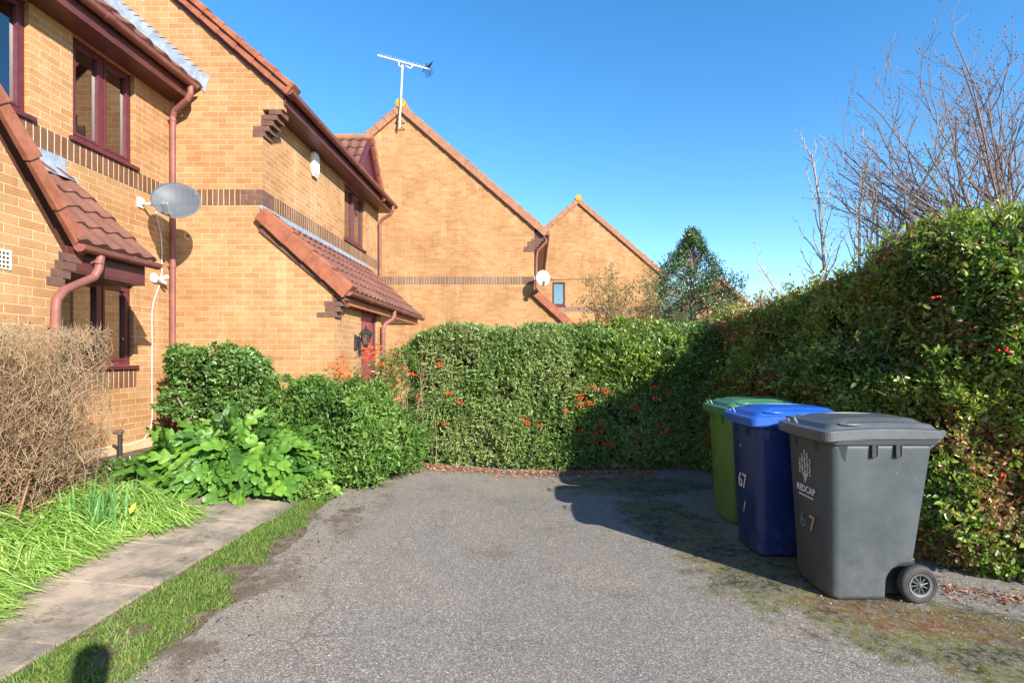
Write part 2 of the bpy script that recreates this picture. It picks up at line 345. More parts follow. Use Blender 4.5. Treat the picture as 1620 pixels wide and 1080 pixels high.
def sprigs(pos, nrm, per, spread, size, width, up=.35, jit=.55, shoot=.07, outward=.8):
    """positions of shoots -> leaves set along each shoot"""
    n = len(pos); d = unit(nrm*outward+N3(n)*jit+np.array([0, 0, up]))
    pp = np.repeat(pos, per, 0); dd = np.repeat(d, per, 0); k = len(pp)
    t = rng.random(k)
    lp = pp+dd*(t[:, None]-.3)*shoot*np.repeat(.6+.8*rng.random(n), per)[:, None]+N3(k)*spread*.15
    ld = unit(dd*.7+N3(k)*.75); ln = unit(np.repeat(nrm, per, 0)*.6+N3(k)*.6+np.array([0, 0, .5]))
    s = size*(.5+.95*rng.random(k)**1.3); sc3 = np.stack([s*width, s, s], 1)
    sh = np.repeat(rng.random(n), per)*.55+rng.random(k)*.45
    return lp, frames(ld, ln), sc3, sh
def sticks(name, A, B, r0, r1, m, parent=None, sag=0.0, seg=3, steps=2):
    """many straight or slightly bowed twigs as one part"""
    n = len(A); r0 = np.broadcast_to(r0, (n,)); r1 = np.broadcast_to(r1, (n,)); d = unit(B-A)
    ref = np.tile(np.array([[.3, .5, .81]]), (n, 1)); x = unit(np.cross(d, ref)); y = np.cross(d, x); off = N3(n)
    rings = []
    for i in range(steps+1):
        t = i/steps; c = A+(B-A)*t; c = c+off*(sag*4*t*(1-t)); rr = r0+(r1-r0)*t
        for k in range(seg):
            a = 2*math.pi*k/seg; rings.append(c+(x*math.cos(a)+y*math.sin(a))*rr[:, None])
    V = np.stack(rings, 1); fs = []
    for i in range(steps):
        for k in range(seg): l = (k+1) % seg; fs.append((i*seg+k, i*seg+l, (i+1)*seg+l, (i+1)*seg+k))
    bf = np.array(fs); Fc = (bf[None]+(np.arange(n)*V.shape[1])[:, None, None]).reshape(-1, 4)
    return mesh_np(name, V.reshape(-1, 3), Fc, m, parent, np.repeat(rng.random(n), len(bf)))

# ------------------------------------------------------------ ground, driveway, path
def sheet(name, xs, ys, dz, m, keep=None):
    xs = np.array(xs); ys = np.array(ys); V = []; idx = {}; Fs = []
    for j, y in enumerate(ys):
        for i, x in enumerate(xs): V.append((x, y, gz(x, y)+dz))
    nx = len(xs)
    for j in range(len(ys)-1):
        for i in range(nx-1):
            if keep is None or keep((xs[i]+xs[i+1])/2, (ys[j]+ys[j+1])/2): Fs.append((j*nx+i, j*nx+i+1, j*nx+nx+i+1, j*nx+nx+i))
    b = MB(); b.v = V; b.f = Fs; return b
gx = [-300, -60, -20, -8, -5.2]+[-5.1+.2*i for i in range(25)]+[0, 1, 2, 4, 8, 20, 60, 300]
gy = [-300, -60, -12, -4, 0, 4, 8, 12, 30, 80, 300, 600]
tag(sheet('ground', gx, gy, 0, M['earth']).build('ground', M['earth']), kind='structure')
def edge_l(y): return -1.68-.30*max(0, min(1, (y-2.8)/2.0))+.06*math.sin(y*1.7+.4)+.03*math.sin(y*5.1)+.012*math.sin(y*17.3)+(.5*max(0, y-5.6))
b = MB(); ny = 90; nxx = 26; V = []
for j in range(ny+1):
    y = -5+12.5*j/ny; xl = edge_l(y)
    for i in range(nxx+1):
        x = xl+(3.4-xl)*i/nxx; V.append((x, y, gz(x, y)+.012+(-.010 if i == 0 else 0)))
b.v = V; b.f = [(j*(nxx+1)+i, j*(nxx+1)+i+1, (j+1)*(nxx+1)+i+1, (j+1)*(nxx+1)+i) for j in range(ny) for i in range(nxx)]
tag(b.build('driveway', M['tarmac']), kind='structure')
b = MB()
for k in range(9):
    y0 = .02+.605*k; y1 = y0+.588; jx = random.uniform(-.015, .015); sh_ = .05*max(0, k-6)
    x0, x1 = -3.12+jx+sh_, -2.2+jx+sh_; t = random.uniform(-.004, .004)
    zz = [gz(x0)+.014+t, gz(x1)+.014-t]
    b.add([(x0, y0, zz[0]-.05), (x1, y0, zz[1]-.05), (x1, y1, zz[1]-.05), (x0, y1, zz[0]-.05), (x0, y0, zz[0]), (x1, y0, zz[1]), (x1, y1, zz[1]+.003), (x0, y1, zz[0]+.003)],
          [(0, 3, 2, 1), (4, 5, 6, 7), (0, 1, 5, 4), (1, 2, 6, 5), (2, 3, 7, 6), (3, 0, 4, 7)])
b.box((-3.95, 4.85, gz(-3.6)-.02), (-3.16, 5.38, gz(-3.6)+.035))
tag(bevel(b.build('path', M['slab']), .0015), kind='structure')

# ------------------------------------------------------------ shared house pieces
def TX(x):   # wall facing +X : local (u, w outward, z) -> world (x+w, u, z)
    return Matrix(((0, 1, 0, x), (1, 0, 0, 0), (0, 0, 1, 0), (0, 0, 0, 1)))
def TY(y):   # wall facing -Y : local (u, w outward, z) -> world (u, y-w, z)
    return Matrix(((1, 0, 0, 0), (0, -1, 0, y), (0, 0, 1, 0), (0, 0, 0, 1)))
def wall_grid(b, T, us, zs, holes, reveal=.12):
    us = sorted(set(us)|{h[0] for h in holes}|{h[1] for h in holes}); zs = sorted(set(zs)|{h[2] for h in holes}|{h[3] for h in holes})
    m2 = MB(T)
    for i in range(len(us)-1):
        for j in range(len(zs)-1):
            cu, cz = (us[i]+us[i+1])/2, (zs[j]+zs[j+1])/2
            if any(h[0] < cu < h[1] and h[2] < cz < h[3] for h in holes): continue
            m2.add([(us[i], 0, zs[j]), (us[i+1], 0, zs[j]), (us[i+1], 0, zs[j+1]), (us[i], 0, zs[j+1])], [(0, 1, 2, 3)])
    for u0, u1, z0, z1 in holes:
        for (a, c) in (((u0, z0), (u1, z0)), ((u1, z0), (u1, z1)), ((u1, z1), (u0, z1)), ((u0, z1), (u0, z0))):
            m2.add([(a[0], 0, a[1]), (c[0], 0, c[1]), (c[0], -reveal, c[1]), (a[0], -reveal, a[1])], [(0, 1, 2, 3)])
    b.v, off = b.v+m2.v, len(b.v); b.f += [tuple(off+i for i in f) for f in m2.f]
def window(parent, T, u0, u1, z0, z1, split=(.5,), handle=None, curtain=(0, 1), depth=.045, cill=True, drop=0.0, ext=.05, tall_cill=.05):
    fw = .05; f = MB(T); a, c = -.10, -depth
    f.box((u0, a, z0), (u0+fw, c, z1)); f.box((u1-fw, a, z0), (u1, c, z1))
    f.box((u0+fw, a, z0), (u1-fw, c-.001, z0+fw)); f.box((u0+fw, a, z1-fw), (u1-fw, c-.001, z1))
    xs = [u0+fw]+[u0+(u1-u0)*s for s in split]+[u1-fw]
    for s in split: x = u0+(u1-u0)*s; f.box((x-.028, a, z0+fw), (x+.028, c-.002, z1-fw))
    fr = bevel(f.build('window', M['mahog'], parent), .004)
    if cill: bevel(MB(T).box((u0-ext, -.10, z0-tall_cill), (u1+ext, .035, z0-.002)).build('sill', M['mahog'], fr), .006)
    for i in range(len(xs)-1):
        l, r = xs[i]+(.028 if i else 0), xs[i+1]-(.028 if i < len(xs)-2 else 0)
        s = MB(T); sw = .032
        s.box((l, -.095, z0+fw), (l+sw, -depth+.006, z1-fw)); s.box((r-sw, -.095, z0+fw), (r, -depth+.006, z1-fw))
        s.box((l+sw, -.095, z0+fw), (r-sw, -depth+.005, z0+fw+sw)); s.box((l+sw, -.095, z1-fw-sw), (r-sw, -depth+.005, z1-fw))
        bevel(s.build('sash', M['mahog'], fr), .004)
        q = MB(T); q.box((l+sw-.004, -.135, z0+fw), (l+sw+.02, -.098, z1-fw)); q.box((r-sw-.02, -.135, z0+fw), (r-sw+.004, -.098, z1-fw))
        q.build('inner_frame', M['white'], fr)
        MB(T).box((l+sw, -.082, z0+fw+sw), (r-sw, -.076, z1-fw-sw)).build('pane', M['glass'], fr)
        if handle is not None and i in handle:
            hx = r-sw-.03 if i == 0 else l+sw+.03; zc = (z0+z1)/2
            MB(T).box((hx-.012, -.15, zc-.03), (hx+.012, -.12, zc+.06), .004).box((hx-.007, -.17, zc-.12), (hx+.007, -.15, zc+.05), .003).build('handle', M['white'], fr)
    cu0, cu1 = u0+(u1-u0)*curtain[0], u0+(u1-u0)*curtain[1]
    if cu1 > cu0:
        n = 60; pts = []; 
        for k in range(n+1):
            u = cu0+(cu1-cu0)*k/n; ww = -.21+.022*math.sin(u*62)+.012*math.sin(u*141+1); pts.append((u, ww))
        cb = MB(T); cb.add([(p[0], p[1], z0-.05) for p in pts]+[(p[0], p[1], z1+.05) for p in pts], [(k, k+1, n+2+k, n+1+k) for k in range(n)])
        cb.build('curtain', M['curtain'], fr, smooth=True)
    rb = MB(T); d0, d1 = -.125, -1.6; e = .35
    A_ = [(u0-e, d0, z0-e), (u1+e, d0, z0-e), (u1+e, d0, z1+e*.3), (u0-e, d0, z1+e*.3)]; B_ = [(p[0], d1, p[2]) for p in A_]
    rb.add(A_+B_, [(0, 1, 5, 4), (1, 2, 6, 5), (2, 3, 7, 6), (3, 0, 4, 7), (4, 5, 6, 7)]); rb.build('room', M['room'], fr)
    return fr
def half_gutter(b, x, z, y0, y1, r=.056):
    o = [(x+r*math.cos(math.pi+math.pi*k/12), z+r*math.sin(math.pi+math.pi*k/12)) for k in range(13)]
    i = [(x+(r-.005)*math.cos(2*math.pi-math.pi*k/12), z+(r-.005)*math.sin(2*math.pi-math.pi*k/12)) for k in range(13)]
    b.prism(o+[(x+r+.004, z), (x+r+.004, z+.006), (x+r-.008, z+.006)]+i+[(x-r, z+.004)], 'y', y0, y1)
    for yy in (y0, y1-.012): b.prism([(x+(r+.001)*math.cos(math.pi+math.pi*k/12), z+(r+.001)*math.sin(math.pi+math.pi*k/12)) for k in range(13)], 'y', yy-.001, yy+.011)
    y = y0+.9
    while y < y1-.3:
        b.prism([(x+(r+.006)*math.cos(math.pi+math.pi*k/12), z+(r+.006)*math.sin(math.pi+math.pi*k/12)) for k in range(13)], 'y', y, y+.09); y += 1.9
def tile_roof(b, O, U, S, width, slope, gauge=.29, period=.165, amp=.022, lift=.026):
    O, U, S = Vector(O), Vector(U).normalized(), Vector(S).normalized(); Nn = U.cross(S)
    if Nn.z < 0: Nn = -Nn
    nu = max(6, int(width/period*8)); nc = int(math.ceil(slope/gauge))
    for c in range(nc):
        s0, s1 = c*gauge, min(slope, (c+1)*gauge+.05); vs = []
        so = random.uniform(-.004, .004)
        for r_, (s, l) in enumerate(((s0, -.012), (s0, lift), ((s0+s1)/2, lift*.5), (s1, 0))):
            for i in range(nu+1):
                u = width*i/nu; ph = (u/period) % 1.0
                h = amp*(math.sin(math.pi*min(ph/.62, 1.0)) if ph < .62 else -.25*math.sin(math.pi*(ph-.62)/.38))
                vs.append(O+U*u+S*(s+so+.003*math.sin(int(u/period)*12.9+c*7))+Nn*(l+h if r_ else l+h-.012))
        fs = []
        for r_ in range(3):
            for i in range(nu): fs.append((r_*(nu+1)+i, r_*(nu+1)+i+1, (r_+1)*(nu+1)+i+1, (r_+1)*(nu+1)+i))
        b.add(vs, fs)
def verge(b, A, B, y0, y1, unit_len=.31, top=.05, drop=.10):
    """overlapping cloaked verge tiles from eave point A up to B (x, z) in a wall facing -Y; y0 front, y1 back"""
    A, B = Vector(A), Vector(B); d = (B-A); Ln = d.length; d.normalize(); n = Vector((-d.y, d.x))
    if n.y < 0: n = -n
    s = 0.0
    while s < Ln-.02:
        e = min(s+unit_len+.03, Ln); vs = []
        k = random.uniform(-.006, .006)
        for yy in (y0, y1):
            for (t, hi) in ((s, .030), (e, .004)):
                for nn_ in (-drop-hi*.3, top+hi+k):
                    p = A+d*t+n*nn_; vs.append((p.x, yy-(hi*.5 if yy == y0 else 0), p.y))
        b.add(vs, [(0, 1, 3, 2), (4, 6, 7, 5), (0, 4, 5, 1), (2, 3, 7, 6), (1, 5, 7, 3), (0, 2, 6, 4)])
        s += unit_len
def verge_x(b, A, B, x0, x1, unit_len=.31, top=.05, drop=.13):
    t = MB(); verge(t, A, B, -x0, -x1, unit_len, top, drop)
    b.add([(-p[1], p[0], p[2]) for p in t.v], [tuple(reversed(f)) for f in t.f])
def corbel(b, xr, z0, y, rows, step, w0, yd, left=.20):
    for i in range(rows):
        xe = xr+step*(i+1); b.box((xe-w0-(.05 if i % 2 else 0), y-.004, z0+.075*i+.003), (xe, y+yd, z0+.075*i+.072))
def downpipe(parent, pts, r=.034, collars=()):
    b = MB().tube(pts, r, 14)
    for c in collars:
        c = Vector(c); b.tube([c+Vector((0, 0, -.012)), c+Vector((0, 0, .012))], r+.007, 14); b.box((c.x-.07, c.y-.012, c.z-.012), (c.x-r+.004, c.y+.012, c.z+.012))
    return b.build('downpipe', M['upvc'], parent, smooth=False)

# ------------------------------------------------------------ house one : the nearest front wall, left
XL, X2, XP = -4.87, -3.68, -2.71
Y2 = 7.11
BZ0, BZ1 = 3.575, 3.79
h1 = thing('terraced_house', 'buff brick house at far left with upper casement windows and a small tiled canopy', 'house', (-6.5, 3.5, .4))
b = MB(); win = [(4.15, 5.06, 3.84, 4.93), (5.54, 6.39, 3.84, 4.93), (5.51, 6.38, 1.42, 2.38)]
wall_grid(b, TX(XL), (-3, Y2), (-.2, 5.2), win)
b.add([(-11, -3, -.2), (XL, -3, -.2), (XL, -3, 5.2), (-7.9, -3, 7.7), (-11, -3, 5.2)], [(0, 1, 2, 3, 4)])
b.add([(-11, -3, -.2), (-11, Y2, -.2), (-11, Y2, 5.2), (-11, -3, 5.2)], [(0, 1, 2, 3)])
b.build('wall', M['brick'], h1)
# projecting bay on the near side: wall facing +X with a raking top
XB = -3.98
b = MB(); yc = 4.43
b.add([(XB, -3, -.2), (XB, yc, -.2), (XB, yc, 2.40), (XB, 3.46, 3.75), (XB, 3.0, 4.35), (XB, 1.0, 4.35), (XB, -3, 4.35)], [(0, 1, 2, 3, 4, 5, 6)])
b.add([(XB, yc, -.2), (XL, yc, -.2), (XL, yc, 2.4), (XB, yc, 2.4)], [(0, 1, 2, 3)])
b.build('bay_wall', M['brick'], h1)
b = MB()
for i in range(4):
    b.box((XB-.2, 4.28+.036*i, 2.10+.075*i+.004), (XB+.006, 4.445+.055*i, 2.10+.075*i+.071))
b.build('corbel', M['brown_plain'], h1)
b = MB(); b.add([(XB-.03, 4.66, 2.40), (XB-.03, 3.0, 4.58), (-4.86, 3.0, 4.58), (-4.86, 4.66, 2.40)], [(0, 1, 2, 3)]); b.build('bay_roof', M['tile'], h1)
b = MB(); verge_x(b, (4.64, 2.45), (2.95, 4.66), XB+.045, XB-.0, .40, .015, .075); bevel(b.build('verge', M['verge'], h1), .008)
# canopy over the lower window
XG = -3.90
b = MB(); tile_roof(b, (XG-.02, 4.50, 2.50), (0, 1, 0), (-.72, 0, .70), .93, 1.35, period=.20, amp=.026)
b.build('canopy_roof', M['tile'], h1)
b = MB(); half_gutter(b, XG, 2.47, 4.50, 5.44, .052); b.build('gutter', M['upvc'], h1)
b = MB().box((XG-.10, 4.46, 2.26), (XG-.075, 5.36, 2.46)).box((XL+.002, 4.46, 2.24), (XG-.072, 5.36, 2.258))
b.prism([(XL+.002, 2.262), (XG-.10, 2.262), (XG-.10, 2.46), (XL+.002, 3.34)], 'y', 5.33, 5.358)
bevel(b.build('fascia', M['fascia'], h1), .003)
b = MB().box((XL+.001, 4.2, 3.40), (XL+.012, 5.45, 3.57)); b.add([(XL+.012, 4.2, 3.44), (XL+.012, 5.45, 3.44), (XL+.17, 5.45, 3.315), (XL+.17, 4.2, 3.315)], [(0, 1, 2, 3)])
b.build('flashing', M['lead'], h1)
window(h1, TX(XL), *win[0], split=(.5,), handle=(1,), curtain=(.62, 1.3))
window(h1, TX(XL), *win[1], split=(.5,), handle=(), curtain=(.70, 1.38))
window(h1, TX(XL), *win[2], split=(.5,), handle=(), curtain=(.92, 1.3))
b = MB(TX(XL)).box((-3, -.02, BZ0), (Y2, .003, BZ1)).box((5.47, -.02, 1.155), (6.42, .003, 1.366)).box((5.47, -.02, 2.385), (6.42, .003, 2.60))
b.build('soldier_band', M['brown'], h1)
b = MB().prism([(XL, 4.935), (-4.585, 4.935), (-4.585, 5.12), (-4.61, 5.12), (-4.61, 4.96), (XL, 4.96)], 'y', -3, 7.02); bevel(b.build('fascia', M['fascia'], h1), .003)
b = MB(); half_gutter(b, -4.52, 5.125, -3, 6.99, .058); b.build('gutter', M['upvc'], h1)
b = MB(); tile_roof(b, (-4.50, -3, 5.15), (0, 1, 0), (-.755, 0, .656), 10.1, 4.2, period=.30, amp=.022)
b.add([(-4.6, -3, 5.12), (-4.6, Y2, 5.12), (-7.8, Y2, 7.9), (-7.8, -3, 7.9)], [(0, 1, 2, 3)]); b.add([(-11.2, -3, 5.1), (-11.2, Y2, 5.1), (-7.8, Y2, 7.95), (-7.8, -3, 7.95)], [(0, 1, 2, 3)])
b.build('roof', M['tile'], h1)
b = MB(); y = Y2-.006; poly = []; x = -4.50; z = 5.17; st = .0862
top = []
while x > -7.6:
    top += [(x+.11, z+.15), (x-.055, z+.222), (x-.056, z+.225)]; x -= st*1; z += .075
low = [(-4.46, 5.06), (x, z-.16)]
b.prism([(-4.46, 5.10)]+top+[(x, z-.1)], 'y', y-.003, y)
b.build('stepped_flashing', M['lead'], h1)
downpipe(h1, [(-4.52, 6.90, 5.08), (-4.52, 6.90, 4.98), (-4.56, 6.90, 4.90), (-4.76, 6.95, 4.78), (-4.80, 6.97, 4.70), (-4.80, 6.97, 3.6), (-4.80, 6.97, 2.1), (-4.80, 6.97, .45)], .036, [(-4.80, 6.97, 2.72), (-4.80, 6.97, 1.10), (-4.80, 6.97, 4.66)])
downpipe(h1, [(XG+.0, 4.72, 2.42), (XG+.0, 4.70, 2.30), (XG-.01, 4.66, 2.22), (XG+.0, 4.36, 2.07), (XG+.005, 4.28, 1.98), (XG+.005, 4.27, 1.9), (XG+.005, 4.27, .3)], .034, [(XG+.005, 4.27, 1.76), (XG+.0, 4.70, 2.36)])
b = MB(TX(XB)).box((3.76, 0.0, 2.17), (3.99, .008, 2.32)); ob = b.build('air_brick', M['cream'], h1)
b = MB(TX(XB))
for i in range(7):
    for j in range(4): b.box((3.775+.029*i, .006, 2.183+.033*j), (3.792+.029*i, .0095, 2.2+.033*j))
b.build('air_brick_holes', M['black'], ob)
b = MB(TX(XL)).box((-3, 0.0, -.2), (Y2, .012, .50)); b.build('footing', noisy('painted_footing', (.50, .33, .17), (.62, .45, .27), 4, .9, .1, .004, 50), h1)

# ------------------------------------------------------------ house two
h2 = thing('terraced_house', 'buff brick house in the middle left, gable end over a tiled porch with a lantern', 'house', (-5.5, 9.8, .4))
pitch = .87
def gable_pts(xe, ze, xr, xl): zr = ze+(xe-xr)*pitch; return [(xe, ze), (xr, zr), (xl, zr-(xr-xl)*pitch)]
b = MB()
zr = 5.03+(3.6)*.87
prof = [(-11.0, -.2), (XP, -.2), (XP, 2.42), (X2, 3.34), (X2, 4.99), (-3.45, 5.12), (-7.4, 5.12+3.95*.87), (-11.0, 5.35)]
b.add([(p[0], Y2, p[1]) for p in prof], [tuple(range(8))])
b.add([(p[0], 12.4, p[1]) for p in prof if p[0] != XP]+[], [tuple(range(6))])
w2 = (10.18, 11.40, 3.84, 4.94)
wall_grid(b, TX(X2), (Y2, 12.4), (-.2, 5.1), [w2])
wall_grid(b, TX(XP), (Y2, 9.3), (-.2, 2.44), [(8.21, 9.06, .30, 2.30)], .1)
b.add([(XP, 9.3, -.2), (X2, 9.3, -.2), (X2, 9.3, 3.3), (XP, 9.3, 2.42)], [(0, 1, 2, 3)])
b.box((X2+.002, Y2+.001, 4.872), (-3.40, Y2+.10, 5.125)); b.build('wall', M['brick'], h2)
window(h2, TX(X2), *w2, split=(.5,), handle=(0,), curtain=(.0, .0))
b = MB(TX(X2))
for k in range(34): b.box((w2[0]+.06, -.21, w2[2]+.05+.03*k), (w2[1]-.06, -.185, w2[2]+.067+.03*k))
b.build('blind', M['curtain'], h2)
b = MB(TX(X2)).box((Y2+.33, -.02, BZ0), (12.4, .003, BZ1)); b.add([], [])
c = MB(TY(Y2)).box((XL, -.02, BZ0), (X2-.30, .003, BZ1)); b.v, o_ = b.v+c.v, len(b.v); b.f += [tuple(o_+i for i in f) for f in c.f]
b.build('soldier_band', M['brown'], h2)
b = MB()
for i in range(3):
    z0 = BZ0+.002+.0717*i
    q = .215 if i % 2 else .10
    b.box((X2-.295, Y2-.004, z0+.003), (X2-q-.005, Y2+.05, z0+.068)); b.box((X2-q+.005, Y2-.004, z0+.003), (X2+.004, Y2+.10+(.1 if i % 2 else 0), z0+.068)); b.box((X2-.1, Y2+.11+(.1 if i % 2 else 0), z0+.003), (X2+.004, Y2+.32, z0+.068))
b.build('band_corner', M['brown_plain'], h2); b = MB()
for i in range(5):     # stepped eaves corbel
    z0 = 4.50+.075*i; xe = X2+.03+.055*i
    b.box((X2-.13+.055*i-(.05 if i % 2 else 0), Y2-.006, z0+.004), (xe, Y2+.215, z0+.071))
b.build('corbel', M['brown_plain'], h2); b = MB()
for i in range(4):     # stepped corbel at the porch eaves
    z0 = 2.055+.075*i; xe = XP+.03+.05*i
    b.box((XP-.17+.05*i-(.06 if i % 2 == 0 else 0), Y2-.006, z0+.004), (xe, Y2+.105 if i % 2 else Y2+.215, z0+.071))
b.build('corbel', M['brown_plain'], h2)
b = MB().prism([(X2, 4.935), (-3.375, 4.935), (-3.375, 5.13), (-3.40, 5.13), (-3.40, 4.96), (X2, 4.96)], 'y', 7.12, 12.42); bevel(b.build('fascia', M['fascia'], h2), .003)
b = MB(); half_gutter(b, -3.30, 5.11, 7.06, 12.5, .058); b.build('gutter', M['upvc'], h2)
b = MB(); b.add([(-3.30, 7.0, 5.15), (-3.30, 12.5, 5.15), (-7.4, 12.5, 5.15+4.1*.87), (-7.4, 7.0, 5.15+4.1*.87)], [(0, 1, 2, 3)])
b.add([(-11.4, 7.0, 5.2), (-11.4, 12.5, 5.2), (-7.4, 12.5, 5.2+4*.87), (-7.4, 7.0, 5.2+4*.87)], [(0, 1, 2, 3)]); b.build('roof', M['tile'], h2)
b = MB(); verge(b, (-3.26, 5.12), (-7.4, 5.12+4.14*.87), Y2-.07, Y2+.14); bevel(b.build('verge', M['verge'], h2), .012)
b = MB().prism([(-3.37, 5.03), (-3.37, 5.11), (-7.4, 5.11+4.03*.87), (-7.4, 5.03+4.03*.87)], 'y', Y2-.03, Y2-.002); b.build('undercloak', M['fascia'], h2)
# gablet over the front window
yc, zt, xg = 10.80, 6.02, -3.40
b = MB(); Lr = math.hypot(.82, 1.0)
tile_roof(b, (-4.55, yc-.82, zt-1.0), (1, 0, 0), (0, .82, 1.0), 1.13, Lr, period=.20, amp=.026, gauge=.30)
tile_roof(b, (-4.55, yc+.82, zt-1.0), (1, 0, 0), (0, -.82, 1.0), 1.13, Lr, period=.20, amp=.026, gauge=.30); ga = b.build('gablet_roof', M['tile'], h2)
MB().tube([(-4.6, yc, zt+.02), (xg+.03, yc, zt+.02)], .075, 12).build('ridge_tile', M['verge_far'], ga)
b = MB(); b.add([(xg-.03, yc-.74, zt-.98), (xg-.03, yc+.74, zt-.98), (xg-.03, yc, zt-.06)], [(0, 1, 2)]); b.build('gablet_panel', M['mahog'], ga)
b = MB()
for s in (-1, 1):
    b.add([(xg+o, yc+s*a, zt+z) for o in (-.025, .03) for a, z in ((.02, -.02), (.84, -1.02), (.73, -1.02), (.0, -.16))], [(0, 1, 2, 3), (7, 6, 5, 4), (0, 4, 5, 1), (1, 5, 6, 2), (2, 6, 7, 3), (3, 7, 4, 0)])
b.build('bargeboard', M['mahog'], ga)
b = MB(); verge_x(b, (yc+.86, zt-1.0), (yc, zt+.04), xg+.08, xg-.05, .3, .05, .06); b.build('verge', M['verge'], ga)
# lean-to porch roof
b = MB(); sl = math.hypot(1.17, 1.08); tile_roof(b, (-2.50, 7.10, 2.42), (0, 1, 0), (-1.17, 0, 1.05), 4.55, sl, period=.20, amp=.024)
b.build('porch_roof', M['tile'], h2)
b = MB().prism([(-2.60, 2.24), (-2.575, 2.24), (-2.575, 2.42), (-2.60, 2.42)], 'y', 7.12, 11.6); b.prism([(X2, 2.40), (-2.60, 2.40), (-2.60, 2.24), (X2, 2.24)], 'y', 11.57, 11.6)
bevel(b.build('fascia', M['fascia_tan'], h2), .003)
b = MB(); b.box((XP+.003, Y2+.02, 2.262), (-2.60, 11.57, 2.275)); b.box((X2, 9.31, 2.262), (XP, 11.57, 2.275)); b.build('soffit', M['cream'], h2)
b = MB(); half_gutter(b, -2.50, 2.40, 7.06, 11.75, .056); b.build('gutter', M['upvc'], h2)
b = MB(); verge(b, (-2.47, 2.42), (-3.66, 2.42+1.19*.90), Y2-.08, Y2+.12, .36, .05, .14); bevel(b.build('verge', M['verge'], h2), .012)
b = MB().prism([(-2.55, 2.24), (-2.60, 2.33), (X2-.03, 3.30), (X2-.03, 3.22)], 'y', Y2-.03, Y2-.002); b.build('undercloak', M['brown_plain'], h2)
b = MB().box((X2+.001, 7.06, 3.42), (X2+.012, 11.45, 3.565)); b.add([(X2+.012, 7.06, 3.46), (X2+.012, 11.45, 3.46), (X2+.15, 11.45, 3.385), (X2+.15, 7.06, 3.385)], [(0, 1, 2, 3)])
b.build('flashing', M['lead'], h2)
downpipe(h2, [(-3.30, 12.25, 5.06), (-3.30, 12.25, 4.95), (-3.36, 12.25, 4.86), (-3.56, 12.28, 4.75), (-3.615, 12.3, 4.66), (-3.615, 12.3, 4.0), (-3.615, 12.3, 2.5)], .036, [(-3.615, 12.3, 4.6)])
downpipe(h2, [(-2.50, 9.38, 2.35), (-2.50, 9.37, 2.26), (-2.53, 9.34, 2.19), (-2.62, 9.24, 2.11), (-2.645, 9.2, 2.03), (-2.645, 9.2, 1.4), (-2.645, 9.2, .2)], .038, [(-2.645, 9.2, 1.95)])
# front door in the porch wall
d = MB(TX(XP)).box((8.21, -.10, .30), (8.29, -.03, 2.30)).box((8.98, -.10, .30), (9.06, -.03, 2.30)).box((8.29, -.10, 2.20), (8.98, -.031, 2.30)).box((8.21, -.1, .24), (9.06, .02, .299))
df = bevel(d.build('door_frame', M['mahog'], h2), .004)
dd = MB(TX(XP)).box((8.29, -.09, .30), (8.98, -.055, 2.20))
for (u0, u1) in ((8.35, 8.60), (8.67, 8.92)):
    for (z0, z1) in ((.42, 1.0), (1.08, 1.55), (1.62, 2.12)):
        dd.box((u0, -.06, z0), (u1, -.045, z1), .012)
dd = dd.build('door', noisy('rosewood_door', (.22, .045, .05), (.28, .065, .06), 6, .35, .4), df)
MB(TX(XP)).tube([(8.92, -.05, 1.28), (8.92, -.005, 1.28), (8.84, -.005, 1.28)], .009, 8).build('handle', M['steel'], dd)

